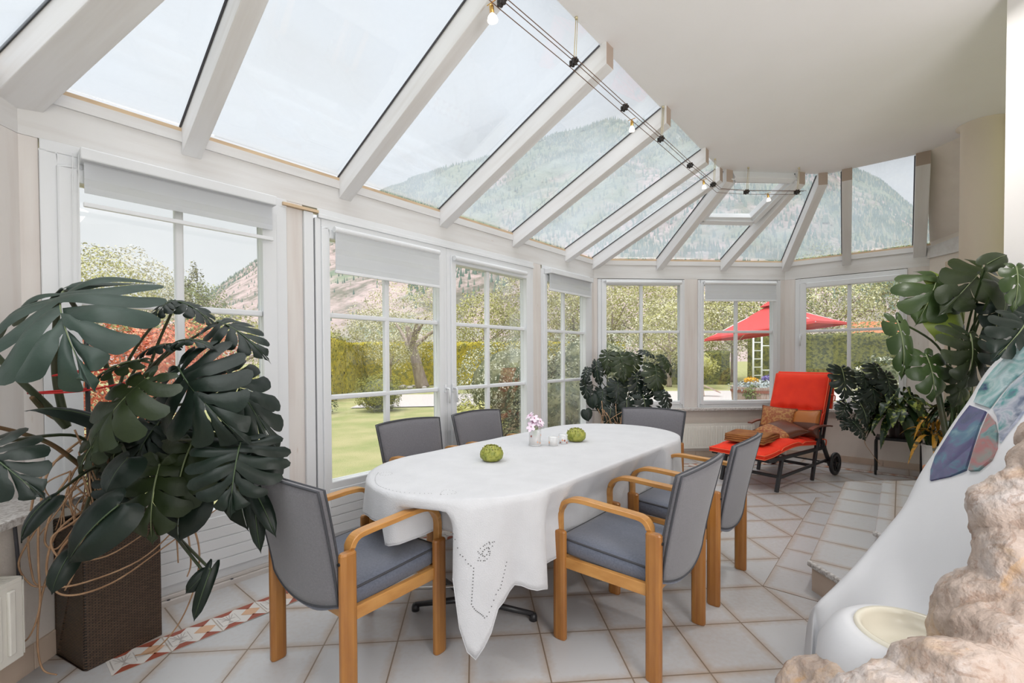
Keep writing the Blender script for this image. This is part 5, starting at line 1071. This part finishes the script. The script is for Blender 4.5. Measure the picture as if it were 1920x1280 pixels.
def panmat(name, cs, rot):
    m = bpy.data.materials.new(name); m.use_nodes = True; t = m.node_tree; N = t.nodes; b = N['Principled BSDF']; b.inputs['Roughness'].default_value = .12; b.inputs['Coat Weight'].default_value = .5
    g = N.new('ShaderNodeTexCoord'); mp = N.new('ShaderNodeMapping'); mp.inputs['Rotation'].default_value = rot; mp.inputs['Scale'].default_value = (2,9,9); n = N.new('ShaderNodeTexNoise'); n.inputs['Scale'].default_value = 1.3; n.inputs['Detail'].default_value = 5; n.inputs['Distortion'].default_value = .6
    r = N.new('ShaderNodeValToRGB'); t.links.new(g.outputs['Object'], mp.inputs[0]); t.links.new(mp.outputs[0], n.inputs[0]); t.links.new(n.outputs[0], r.inputs[0]); t.links.new(r.outputs[0], b.inputs['Base Color'])
    e = r.color_ramp.elements
    while len(e) < len(cs): e.new(.5)
    for i, c in enumerate(cs): e[i].position = .28+.44*i/(len(cs)-1); e[i].color = (*c,1)
    return m
pms = [panmat('teal_fused_glass', [(.03,.04,.12),(.12,.26,.26),(.33,.42,.44),(.16,.32,.31),(.20,.18,.24)], (0,.6,.3)), panmat('blue_green_fused_glass', [(.02,.025,.08),(.10,.13,.20),(.36,.38,.44),(.03,.20,.20),(.05,.06,.14)], (0,.6,.2)),
       panmat('deep_blue_fused_glass', [(.012,.016,.07),(.03,.03,.11),(.05,.04,.13),(.03,.10,.17),(.10,.20,.24)], (0,1.0,.3)), panmat('iridescent_fused_glass', [(.04,.10,.12),(.12,.22,.22),(.32,.12,.12),(.22,.20,.18),(.05,.14,.15)], (0,1.2,.2))]
fn = FN if FN.dot(Vector((0,0,H))-Vector(PAN[0][0])) > 0 else -FN
for pts, pm2, nm in zip(PAN, pms, ('upper teal glass panel','right blue green glass panel','lower deep blue glass panel','small iridescent glass panel')):
    b = MB(); pp = [Vector(p) for p in pts]; n = len(pp); b.add([p+fn*.007-FO for p in pp]+[p-fn*.02-FO for p in pp], [tuple(range(n)), tuple(range(n,2*n))[::-1]]+[(i,n+i,n+(i+1)%n,(i+1)%n) for i in range(n)])
    o = b.build('glass_panel', pm2, fo); o['label'] = nm
def rockmat():
    m = mat('beige_pink_rock', (.54,.44,.38), .85, (.42,.33,.275), 7, bump=1.0, bscale=40, detail=8); t = m.node_tree; N = t.nodes; b = N['Principled BSDF']; src = b.inputs['Base Color'].links[0].from_socket
    g = N.new('ShaderNodeTexCoord')
    for sc, lo, hi, col, amt in ((3.5,.50,.62,(.66,.61,.59),.7),(5,.52,.64,(.58,.40,.24),.55),(13,.55,.63,(.30,.19,.13),.55),(4,.60,.69,(.58,.33,.12),.6),(22,.56,.62,(.36,.24,.18),.5)):
        n = N.new('ShaderNodeTexNoise'); n.inputs['Scale'].default_value = sc; n.inputs['Detail'].default_value = 9; n.inputs['Roughness'].default_value = .65; n.inputs['Distortion'].default_value = .8
        v = N.new('ShaderNodeVectorMath'); v.operation = 'ADD'; v.inputs[1].default_value = (sc,sc*2,0); t.links.new(g.outputs['Object'], v.inputs[0]); t.links.new(v.outputs[0], n.inputs[0])
        r = N.new('ShaderNodeMapRange'); r.inputs[1].default_value = lo; r.inputs[2].default_value = hi; r.inputs[4].default_value = amt; t.links.new(n.outputs[0], r.inputs[0])
        mx = N.new('ShaderNodeMix'); mx.data_type = 'RGBA'; mx.inputs[7].default_value = (*col,1); t.links.new(r.outputs[0], mx.inputs[0]); t.links.new(src, mx.inputs[6]); t.links.new(mx.outputs[2], b.inputs['Base Color']); src = mx.outputs[2]
    return m
M['rock'] = rockmat()
def rock(lst, seed):
    """one boulder grown from overlapping lumps, fused and roughened"""
    b = MB()
    for (x,y,z), r_ in lst:
        c = Vector((x,y,z))-FO; k = 20; vs = []; 
        b.lathe([(max(1e-6,r_*math.sin(math.pi*i/12)), -r_*math.cos(math.pi*i/12)) for i in range(13)], k, c)
    o = b.build('rock', M['rock'], fo, smooth=True); rm = o.modifiers.new('fuse','REMESH'); rm.mode = 'VOXEL'; rm.voxel_size = .012; rm.use_smooth_shade = True
    for ty, sc, st_ in (('CLOUDS',.25,.08),('VORONOI',.13,.035),('CLOUDS',.05,.018),('STUCCI',.02,.006)):
        tx_ = bpy.data.textures.new('rock_noise', ty); tx_.noise_scale = sc
        if ty == 'CLOUDS': tx_.noise_depth = 4
        d = o.modifiers.new('rough','DISPLACE'); d.texture = tx_; d.strength = st_; d.texture_coords = 'LOCAL'; d.mid_level = .5
    return o
rock([((1.20,1.36,.11),.20),((1.20,1.36,0.0),.21),((1.155,1.12,.28),.175),((1.15,1.16,.08),.26)], 1)
rock([((1.52,1.15,.45),.155),((1.45,1.13,.18),.27),((1.718,1.24,.639),.165),((1.7,1.2,.40),.28),((1.30,1.10,.36),.18)], 2)
rock([((1.775,1.303,.79),.155),((1.83,1.30,.935),.11),((1.95,1.33,1.03),.12),((1.85,1.25,.75),.22)], 3)
# ------------------------------------------------------------------ the garden and the mountain
M['grass'] = mat('spring_lawn', (.25,.27,.10), .95, (.36,.33,.16), 1.6, bump=.8, bscale=45, detail=8, bdist=.03)
M['path'] = mat('pale_gravel_path', (.48,.44,.43), .9, (.42,.38,.37), 20); M['pave'] = mat('pinkish_terrace_paving', (.52,.42,.36), .85, (.42,.34,.29), 6)
M['hedge'] = mat('yellow_green_hedge', (.50,.40,.012), .8, (.20,.19,.010), 7, lo=.44, hi=.62, bump=1, bscale=22, bdist=.05, detail=8)
M['darkhedge'] = mat('dark_green_hedge', (.16,.16,.03), .8, (.05,.06,.015), 8, lo=.44, hi=.60, bump=1, bscale=22, bdist=.05, detail=8)
def folm(name, c, c2, sc=3, lo=.42, hi=.6): 
    m = mat(name, c, .75, c2, sc, lo=lo, hi=hi, detail=8); return m
F_ = {'apple': folm('apple_blossom_foliage', (.38,.36,.12), (.76,.73,.56), 5, .48, .62), 'yellow': folm('yellow_green_foliage', (.34,.33,.07), (.50,.48,.22), 4), 'green': folm('mid_green_foliage', (.13,.17,.045), (.26,.28,.09), 4),
      'maple': folm('red_maple_foliage', (.48,.08,.03), (.62,.20,.09), 8), 'white': folm('white_flowering_shrub', (.07,.09,.03), (.62,.62,.52), 4, .55, .64), 'shrub': folm('dark_shrub', (.06,.075,.03), (.20,.20,.10), 6), 'cyp': folm('bronze_green_cypress', (.12,.13,.02), (.22,.20,.05), 6),
      'rust': folm('rust_shrub', (.13,.075,.03), (.13,.14,.05), 5), 'box': folm('clipped_box_foliage', (.27,.26,.03), (.13,.14,.02), 6), 'pale': folm('pale_flowering_foliage', (.20,.21,.10), (.60,.60,.48), 6, .46, .58), 'grey': folm('grey_blue_shrub', (.33,.38,.38), (.55,.58,.58), 8), 'bare': folm('pale_budding_foliage', (.42,.40,.26), (.60,.56,.46), 5)}
M['bark'] = mat('grey_brown_bark', (.22,.16,.13), .9, (.34,.27,.23), 8, (1,1,.3), bump=1, bscale=20)
def stuff(mb, name, m, label, cat, **k): return tag(mb.build(name, m, **k), label, cat, kind='stuff')
lawn = MB(); lawn.grid(lambda u, v: Vector((-80+200*u, -20+160*v, -.16+.015*mnoise.noise(Vector((u*9,v*9,0))))), 60, 50); stuff(lawn, 'lawn', M['grass'], 'yellowish green spring lawn around the conservatory', 'lawn', smooth=True)
b = MB(); b.grid(lambda u, v: Vector((-3.6+19*u, 13.6+4.6*v+.4*math.sin(3*u), -.138)), 20, 4); o = b.build('floor_garden_path', M['path'], smooth=None); o['kind'] = 'structure'
b = MB(); b.prism([ab(-1.5,-3.10)[:2], ab(5.4,-3.10)[:2], ab(5.6,-3.75)[:2], ab(-1.5,-3.75)[:2]][::-1], -.2, -.04); o = b.build('floor_terrace', M['pave']); o['kind'] = 'structure'
b = MB(); b.prism([(1.0,5.86),(4.6,5.86),(5.4,5.3),(9.0,5.5),(9.0,8.2),(2.0,8.2)], -.2, -.06); o = b.build('floor_terrace_back', M['path']); o['kind'] = 'structure'
def foliage(c, r, n, s, seed, shell=.55, flat=1.0, mb=None):
    b = mb or MB(); R_ = random.Random(seed); c = Vector(c); vs, fs = b.v, b.f
    for i in range(n):
        while True:
            d = Vector((R_.uniform(-1,1),R_.uniform(-1,1),R_.uniform(-1,1)))
            if .05 < d.length < 1: break
        l = d.length; d = d/l; l = shell+(1-shell)*l
        bump_ = 1+.30*mnoise.noise(d*2.3+Vector((seed,0,0)))+.18*mnoise.noise(d*5+Vector((seed,3,0)))
        p = c+Vector((d.x*r[0], d.y*r[1], d.z*r[2]))*l*bump_
        a = (d+Vector((R_.uniform(-1,1),R_.uniform(-1,1),R_.uniform(-1,1)))*.8).normalized(); u = a.orthogonal().normalized(); w = a.cross(u); t = R_.uniform(0,6.28); u, w = u*math.cos(t)+w*math.sin(t), w*math.cos(t)-u*math.sin(t)
        q = s*R_.uniform(.6,1.3); k = len(vs); vs += [tuple(p-u*q), tuple(p-w*q*.5), tuple(p+u*q), tuple(p+w*q*.5)]; fs.append((k,k+1,k+2,k+3)); b.m.append(0)
    return b
def tree(name, x, y, h, r, m, label, seed, n=1500, s=.12, th=.12, lean=0, cat='tree', trunk=True, group=None, z0=-.15, fl=.8):
    t = empty(name, (x,y,z0), 0, label, cat, group); b = foliage((lean,0,h), (r,r,r*fl), n, s, seed); b.build('crown', m, t, smooth=None)
    if trunk:
        b = MB(); b.tube(cr([(0,0,0),(lean*.3,0,h*.3),(lean*.7,0,h*.7),(lean,0,h)],5), [th*(1-.045*i) for i in range(16)], 8); R_ = random.Random(seed)
        for i in range(5):
            a = R_.uniform(0,6.28); q = Vector((lean*.8,0,h*.62)); b.tube(cr([q, q+Vector((math.cos(a)*r*.35,math.sin(a)*r*.35,r*.25)), q+Vector((math.cos(a)*r*.8,math.sin(a)*r*.8,r*.5))],4), [th*.45-.04*th*k for k in range(9)], 5)
        b.build('trunk', M['bark'], t, smooth=True)
    return t
# hedges
def hedge(name, p, q_, w, z1, m, label, seed):
    p, q_ = Vector(p), Vector(q_); u = (q_-p); L = u.length; u.normalize(); n = Vector((-u.y,u.x)); b = MB(); nu = max(8,int(L/.35)); nz = 8
    ring = [(-w/2,-.15),(-w/2,z1*.5),(-w/2,z1),(0,z1+.05),(w/2,z1),(w/2,z1*.5),(w/2,-.15)]
    def P(a, c):
        f = c*(len(ring)-1); i = min(int(f),len(ring)-2); r0, r1 = ring[i], ring[i+1]; x = r0[0]+(r1[0]-r0[0])*(f-i); z = r0[1]+(r1[1]-r0[1])*(f-i)
        v = Vector((p.x+u.x*L*a+n.x*x, p.y+u.y*L*a+n.y*x, z)); k = mnoise.noise(v*1.7+Vector((seed,0,0)))*.12+mnoise.noise(v*5)*.05; return v+Vector((n.x*k,n.y*k,k*.6))
    b.grid(P, nu, 30); 
    vs = b.v; e0 = [P(0,c/12) for c in range(13)]; e1 = [P(1,c/12) for c in range(13)]; b.add(e0, [tuple(range(13))]); b.add(e1, [tuple(range(13))])
    o = b.build(name, m, smooth=True); tag(o, label, 'hedge'); R_ = random.Random(seed); b = MB()
    for i in range(int(L*130)):
        v = P(R_.random(), R_.random()); a = Vector((R_.uniform(-1,1),R_.uniform(-1,1),R_.uniform(-1,1))).normalized(); c = a.orthogonal().normalized()*.07; d = a.cross(c); b.add([v-c, v-d*.6, v+c, v+d*.6], [(0,1,2,3)])
    b.build('clipped_leaves', m, o, smooth=None); return o
hedge('garden_hedge', (-5.4,15.6), (-6.4,24.4), 1.2, 1.95, M['hedge'], 'clipped yellow green hedge wing running away at the left of the lawn', 1)
hedge('garden_hedge', (-6.6,25.3), (8.2,24.9), 1.2, 2.10, M['hedge'], 'long clipped yellow green hedge behind the lawn', 2)
hedge('garden_hedge', (9.0,24.1), (13.3,23.3), 1.2, 1.55, M['darkhedge'], 'low dark green hedge left of the red parasol', 3)
hedge('garden_hedge', (14.1,22.6), (22.0,17.0), 1.4, 2.3, M['darkhedge'], 'tall dark green hedge behind the red parasol and garden house', 4)
# trees beyond the hedge
G1 = 'blossoming trees beyond the hedge'
TR_ = [(-13.8,19.2,3.9,2.3,'bare',.09,'pale budding tree at the far left behind the red maple'),(-12.0,15.2,3.2,2.1,'yellow',.08,'yellowish spring tree at the left edge of the garden'),(-13.2,22.2,3.4,2.0,'green',.09,'mid green budding tree left of the cypress'),
 (-8.6,16.6,1.5,1.9,'yellow',.08,'broad yellow green shrub tree right of the cypress'),(-9.5,28.5,1.9,2.0,'yellow',.14,'yellow green tree behind the left hedge wing'),
 (-5.9,29.6,2.7,2.3,'bare',.13,'pale tree behind the hedge at its left half'),(.6,29,3.3,2.7,'yellow',.13,'yellow green tree behind the hedge right of the apple tree'),(3.9,30.2,4.8,3.2,'apple',.13,'white blossoming tree behind the hedge before the right door leaf'),
 (6.0,27.4,3.8,2.9,'apple',.12,'white blossoming tree at the right end of the long hedge'),(8.4,27.4,4.6,3.1,'apple',.12,'blossoming tree seen in the left back window, at its left'),(11.0,29.0,4.2,2.9,'yellow',.12,'bright yellow green tree seen in the left back window'),
 (9.4,21.5,2.6,1.9,'apple',.10,'low blossoming tree in front of the dark hedge'),(13.6,27.8,4.0,3.0,'apple',.12,'blossoming tree between the two back windows'),(14.6,24.9,3.3,2.4,'apple',.11,'blossoming tree just left of the red parasol'),(18.2,28.2,4.8,3.4,'green',.13,'dark green tree above the red parasol'),
 (20.4,25.2,4.2,3.0,'apple',.12,'blossoming tree seen in the right window above the parasol'),(25.6,31.5,6.0,4.0,'green',.15,'mid green tree behind the orange roofed house'),(30.5,28.0,6.0,4.0,'green',.15,'dark tree at the far right beyond the house')]
for i, (x,y,h,r,m,s,lab) in enumerate(TR_): tree('garden_tree', x, y, h, r, F_[m], lab, 40+i, 7500, s*.55, .14, group=G1)
tree('old_apple_tree', -2.5, 22.3, 3.0, 2.7, F_['apple'], 'old blossoming apple tree with thick leaning trunk in front of the hedge', 77, 8000, .042, .34, lean=-.7, fl=.72)
tree('young_blossom_tree', -3.8, 21.2, 1.75, .95, F_['apple'], 'small white blossoming standard tree with thin stem', 78, 1600, .035, .05)
tree('red_maple', -5.1, 7.2, 1.15, .95, F_['maple'], 'red leaved maple outside the first window behind the big monstera', 79, 7000, .032, .05, fl=.85)
tree('red_maple', -6.0, 10.2, 1.5, .95, F_['maple'], 'second red maple farther back near the cypress', 80, 3500, .035, .05)
cy = empty('cypress', (-13.2,22.9,-.15), 0, 'slim bronze green cypress rising behind the first window', 'tree'); foliage((0,0,2.6), (.62,.62,2.9), 6000, .055, 5, .8).build('crown', F_['cyp'], cy, smooth=None)
b = MB(); b.tube([(0,0,0),(0,0,3)], .1, 8); b.build('trunk', M['bark'], cy)
SH = [(-2.62,12.9,.32,.66,'box','round clipped bush on the lawn',6000,.022),(-4.1,12.4,.10,.45,'white','low white flowering plants left of the round bush',900,.03),(.75,8.5,.75,1.15,'pale','pale flowering shrub outside the right door leaf',15000,.020),(-.05,7.2,.20,.50,'yellow','low yellow green shrub in front of the white flowering one',1800,.03),
 (1.45,7.35,.35,1.05,'shrub','dark dense shrub outside near the room corner',9000,.024),(2.1,8.2,1.0,1.05,'pale','tall pale flowering shrub behind the dark one',13000,.020),(.75,6.7,-.02,.50,'rust','rust brown low shrub close outside the garden door',2200,.028),
 (-4.9,11.2,.35,.50,'grey','grey blue shrub behind the monstera',1500,.035),(-5.8,12.3,.10,.55,'yellow','small yellow bush on the lawn by the grey one',1200,.035),(10.3,20.2,.9,.75,'yellow','yellow bush before the hedge seen in the left back window',1200,.06),(8.9,9.0,.6,.85,'white','pale flowering shrub outside the right window',2600,.04)]
for i, (x,y,z,r,m,lab,n,s) in enumerate(SH):
    t = empty('garden_shrub', (x,y,-.15), 0, lab, 'shrub'); foliage((0,0,z+.15), (r,r,r*.85), n, s, 200+i, .72).build('foliage', F_[m], t, smooth=None); c_ = MB(); c_.lathe([(r*.72*math.sin(math.pi*k/8)+1e-6, -r*.62*math.cos(math.pi*k/8)) for k in range(9)], 14, (0,0,z+.15)); c_.build('inner_mass', F_['shrub'] if m not in ('yellow','grey') else F_[m], t, smooth=True)
# stones round the apple tree
R_ = random.Random(2)
for i in range(9):
    b = MB(); r_ = R_.uniform(.10,.17); b.lathe([(r_*math.sin(math.pi*k/6)+1e-6, -r_*.6*math.cos(math.pi*k/6)) for k in range(7)], 8); o = b.build('border_stone', M['path'], smooth=True); a = i/9*6.28; o.location = (-2.5+1.0*math.cos(a), 22.2+.7*math.sin(a), -.08); tag(o, 'pale stone in the ring around the old apple tree', 'stone', 'stones around the apple tree')
# parasol
M['parasol'] = mat('red_parasol_canvas', (.62,.05,.05), .8)
up = empty('red_parasol', (7.18,10.45,-.15), 0, 'large open red garden parasol outside the back windows', 'parasol'); O = up.location.copy()
apx = Vector((7.15,10.45,2.60)); cs = [Vector(v) for v in ((5.49,10.59,1.71),(7.0,8.9,2.03),(8.94,10.31,2.10),(7.3,12.1,1.80))]
b = MB()
for i in range(4):
    p, q_ = cs[i], cs[(i+1)%4]; N_ = 8
    def P(u, v): e = p.lerp(q_, u); e = e+Vector((0,0,.0)); r = (apx-O).lerp(e-O, v); r.z -= .10*math.sin(math.pi*v)*(.4+.6*math.sin(math.pi*u)); return r
    b.grid(P, 8, 8)
b.build('canopy', M['parasol'], up, smooth=True, solid=.006)
b = MB()
for i in range(4):
    p, q_ = cs[i]-O, cs[(i+1)%4]-O; b.grid(lambda u, v: p.lerp(q_,u)+Vector((0,0,-.045*v)), 8, 1)
b.build('valance', M['parasol'], up, smooth=None, solid=.005)
b = MB(); t_ = apx-O+Vector((0,0,.03)); b.grid(lambda u, v: t_+(( (cs[0]-O) if 1 else 0)-t_)*0, 1, 1) if False else None
for i in range(4):
    p, q_ = cs[i]-O, cs[(i+1)%4]-O; m0, m1 = t_.lerp(p,.2), t_.lerp(q_,.2); b.add([t_+Vector((0,0,.06)), m0+Vector((0,0,.03)), m1+Vector((0,0,.03))], [(0,1,2)])
b.build('vent', M['parasol'], up, smooth=None, solid=.005)
b = MB(); b.tube([(0,0,0),(0,0,2.7)], .03, 12); b.build('pole', M['bark'], up, smooth=True)
for c in cs:
    b = MB(); b.tube([apx-O+Vector((0,0,-.06)), c-O+Vector((0,0,-.02))], .012, 6); b.build('rib', M['lacquer'], up)
b = MB(); b.lathe([(.3,0),(.3,.08),(.05,.1)], 20); b.build('base', M['path'], up)
# half barrel with flowers
M['stave'] = mat('weathered_barrel_staves', (.52,.42,.36), .8, (.32,.20,.15), 9, (6,6,.4), bump=.5); M['rusth'] = mat('rusty_hoop', (.30,.11,.07), .7)
br = empty('barrel_planter', (5.30,8.15,-.06), 0, 'weathered half barrel planter with rusty hoops outside the back window', 'planter'); b = MB(); k = 28
prof = [(.36,0),(.43,.3),(.47,.62),(.48,.80),(.45,.80),(.43,.74)]; b.lathe(prof, k); b.build('staves', M['stave'], br, smooth=False)
for z, r_ in ((.12,.40),(.44,.458),(.70,.482)):
    b = MB(); b.lathe([(r_,z),(r_+.006,z),(r_+.012,z+.05),(r_+.005,z+.05),(r_,z)], k); b.build('hoop', M['rusth'], br)
b = MB(); b.lathe([(.44,.74),(0,.75)], 20); b.build('soil', M['soil'], br)
fb = empty('barrel_flowers', (5.30,8.15,.70), 0, 'grey green trailing plants with yellow and violet flowers in the barrel', 'flowers'); foliage((0,0,.03), (.48,.48,.14), 1500, .025, 9, .3).build('trailing_foliage', F_['grey'], fb, smooth=None); foliage((-.3,-.3,-.08), (.2,.12,.16), 500, .022, 10, .3).build('trailing_foliage', F_['green'], fb, smooth=None)
for c, m, lab in (((-.22,-.1,.16),mat('yellow_pansy',(.75,.42,.02),.6),'yellow'),((.12,-.1,.19),mat('violet_pansy',(.22,.17,.45),.6),'violet')):
    foliage(c, (.14,.12,.06), 160, .024, 12, .3).build('blossoms', m, fb, smooth=None)
# scaffold ladder
M['alu'] = mat('pale_aluminium', (.72,.75,.72), .4, metal=.2)
ld = empty('scaffold_ladder', (8.2,12.5,-.15), math.radians(12), 'pale aluminium scaffold ladder on the lawn behind the barrel', 'ladder')
for x in (-.30,.0,1.05,1.35):
    b = MB(); b.tube([(x,0,0),(x,0,2.05)], .024, 8); b.build('upright', M['alu'], ld, smooth=True)
for x in (-.30,1.05):
    for i in range(8): b = MB(); b.tube([(x,0,.2+i*.235),(x+.3,0,.2+i*.235)], .014, 6); b.build('rung', M['alu'], ld)
for z in (.35,1.05,1.75): b = MB(); b.tube([(0,0,z),(1.05,0,z)], .018, 6); b.build('cross_rail', M['alu'], ld)
b = MB(); b.tube([(0,0,.35),(1.05,0,1.05)], .014, 6); b.build('diagonal_brace', M['alu'], ld)
# toppled wooden bench
bn = empty('wooden_garden_bench', (8.3,15.9,-.12), math.radians(-25), 'small tilted wooden bench on the lawn at the edge of the back window', 'bench')
for i in range(3): b = MB(); bar(b, (-.6,i*.16,.62), (.5,i*.16,.12), .10,.03); b.build('slat', M['stave'], bn)
for x in (-.45,-.05): b = MB(); bar(b, (x,.0,.0), (x-.05,.35,.45), .05,.05); b.build('leg', M['stave'], bn)
# neighbouring house
hs = empty('house', (28.2,26.2,-.15), math.radians(-40), 'white house with an orange tiled roof beyond the hedge', 'house'); b = MB(); b.box(-4,4,-3,3,0,2.7); b.build('wall', M['whitewall'], hs)
M['otile'] = mat('orange_roof_tiles', (.62,.20,.08), .8, (.50,.14,.06), 14); b = MB(); b.add([(-4.3,-3.4,2.7),(4.3,-3.4,2.7),(4.3,3.4,2.7),(-4.3,3.4,2.7),(-4.3,0,3.7),(4.3,0,3.7)], [(0,1,5,4),(2,3,4,5),(0,4,3),(1,2,5),(0,3,2,1)]); b.build('roof', M['otile'], hs, smooth=None)
for x in (-2,.0,2): b = MB(); b.box(x-.4,x+.4,-3.03,-2.98,1.0,2.2); b.build('window', M['rubber'], hs)
# mountain: real slopes rising from 150 m out to 1.1 km
SKY_ = [(-60,.05),(-38.6,.085),(-29.7,.10),(-26.9,.15),(-23.6,.201),(-17.9,.269),(-9.8,.354),(-2.5,.419),(2.8,.439),(10.1,.493),(14,.498),(17.2,.503),(19.4,.488),(23.9,.494),(29,.492),(36.7,.428),(40.8,.326),(43.3,.291),(46.1,.233),(50.6,.174),(57,.10),(75,.05)]
def el(az):
    for (a0,e0),(a1,e1) in zip(SKY_, SKY_[1:]):
        if az <= a1: return e0+(e1-e0)*max(0,(az-a0)/(a1-a0))
    return .05
RR0, RR1 = 150, 1100
def terrain(az, r):
    e = el(az); s = max(0,(r-RR0)/(RR1-RR0)); h = e*RR1*(.82*s+.18*s*s) if s <= 1 else e*RR1*(1-(s-1)*1.5)
    a = math.radians(az); p = Vector((r*math.sin(a), r*math.cos(a), 0)); n = mnoise.fractal(p*.006, 1.0, 2.0, 5)
    return Vector((p.x, p.y, h+n*26*min(1,s*4)*max(.0,min(1,(1.02-s)*5+.25))*(e/.35)-.5))
b = MB(); b.grid(lambda u, v: terrain(-60+135*u, 120+1130*v), 260, 90); 
def mountm():
    m = mat('mountain_slope', (.13,.17,.12), .95, (.22,.25,.17), .02, detail=12, bump=1, bscale=.05, bdist=9); t = m.node_tree; N = t.nodes; bs = N['Principled BSDF']; src = bs.inputs['Base Color'].links[0].from_socket
    g = N.new('ShaderNodeTexCoord'); mp = N.new('ShaderNodeMapping'); mp.inputs['Scale'].default_value = (1,1,.55); n = N.new('ShaderNodeTexNoise'); n.inputs['Scale'].default_value = .006; n.inputs['Detail'].default_value = 10; n.inputs['Roughness'].default_value = .6
    t.links.new(g.outputs['Object'], mp.inputs[0]); t.links.new(mp.outputs[0], n.inputs[0]); s = N.new('ShaderNodeSeparateXYZ'); t.links.new(g.outputs['Object'], s.inputs[0])
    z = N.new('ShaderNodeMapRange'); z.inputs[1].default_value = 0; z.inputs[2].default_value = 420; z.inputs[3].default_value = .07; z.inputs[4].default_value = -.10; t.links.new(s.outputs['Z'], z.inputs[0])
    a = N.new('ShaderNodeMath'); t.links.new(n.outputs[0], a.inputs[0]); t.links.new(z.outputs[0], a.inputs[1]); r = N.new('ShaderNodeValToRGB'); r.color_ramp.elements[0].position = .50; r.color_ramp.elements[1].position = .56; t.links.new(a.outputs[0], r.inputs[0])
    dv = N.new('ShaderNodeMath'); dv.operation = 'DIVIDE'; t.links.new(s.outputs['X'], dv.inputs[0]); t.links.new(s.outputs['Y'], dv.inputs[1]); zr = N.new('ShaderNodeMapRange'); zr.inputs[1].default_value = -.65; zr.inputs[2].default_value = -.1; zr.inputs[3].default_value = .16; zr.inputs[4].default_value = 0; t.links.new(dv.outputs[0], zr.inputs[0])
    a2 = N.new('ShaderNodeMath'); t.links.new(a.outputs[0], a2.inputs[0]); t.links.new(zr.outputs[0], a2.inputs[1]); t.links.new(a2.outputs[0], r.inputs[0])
    sn = N.new('ShaderNodeTexNoise'); sn.inputs['Scale'].default_value = .035; sn.inputs['Detail'].default_value = 12; sn.inputs['Roughness'].default_value = .75; t.links.new(g.outputs['Object'], sn.inputs[0]); sr = N.new('ShaderNodeValToRGB'); sr.color_ramp.elements[0].position = .42; sr.color_ramp.elements[0].color = (.15,.14,.11,1); sr.color_ramp.elements[1].position = .54; sr.color_ramp.elements[1].color = (.40,.31,.295,1); t.links.new(sn.outputs[0], sr.inputs[0])
    mx = N.new('ShaderNodeMix'); mx.data_type = 'RGBA'; t.links.new(sr.outputs[0], mx.inputs[7]); t.links.new(r.outputs[0], mx.inputs[0]); t.links.new(src, mx.inputs[6]); t.links.new(mx.outputs[2], bs.inputs['Base Color']); return m
mo = b.build('mountain', mountm(), smooth=True); tag(mo, 'long forested mountain with pale scree slopes behind the garden', 'mountain', kind='stuff')
def forest(n, seed, m, name, label, col_mask):
    R_ = random.Random(seed); b = MB(); vs, fs = b.v, b.f; c = 0
    while c < n:
        az = R_.uniform(-32,52) if R_.random() > .25 else R_.uniform(-32,-6); r = RR0+60+(RR1-RR0-55)*R_.random()**.75
        if R_.random() < .10: r = R_.uniform(1060,1100)
        p = terrain(az, r); d = mnoise.fractal(Vector((p.x,p.y,p.z*.6))*.007+Vector((7,3,1)), 1, 2, 4)
        if d < col_mask and R_.random() < .85: continue
        if az < -8 and r < 800+90*mnoise.noise(Vector((az*.35,0,0))) and R_.random() < .95: c += 1; continue
        h = R_.uniform(5,11)*(.35+.65*r/RR1)*(.6 if az < -8 else .9); w = h*.24; k = len(vs); t = R_.uniform(0,1.5)
        vs += [(p.x+w*math.cos(t+j*1.571), p.y+w*math.sin(t+j*1.571), p.z-1) for j in range(4)]+[(p.x,p.y,p.z+h)]
        fs += [(k,k+1,k+4),(k+1,k+2,k+4),(k+2,k+3,k+4),(k+3,k,k+4)]; b.m += [0]*4; c += 1
    return stuff(b, name, m, label, 'forest', smooth=None)
forest(34000, 1, mat('haze_paled_conifers', (.13,.20,.175), .95, (.20,.26,.21), .03), 'conifer_forest', 'blue green conifers covering the mountain slopes', .02)  # conifer colour lifted so the distance haze sits in the paint
forest(12000, 2, mat('pale_spring_larches', (.30,.33,.24), .95, (.40,.38,.30), .03), 'larch_forest', 'pale spring green trees mixed over the mountain slopes', -.15)
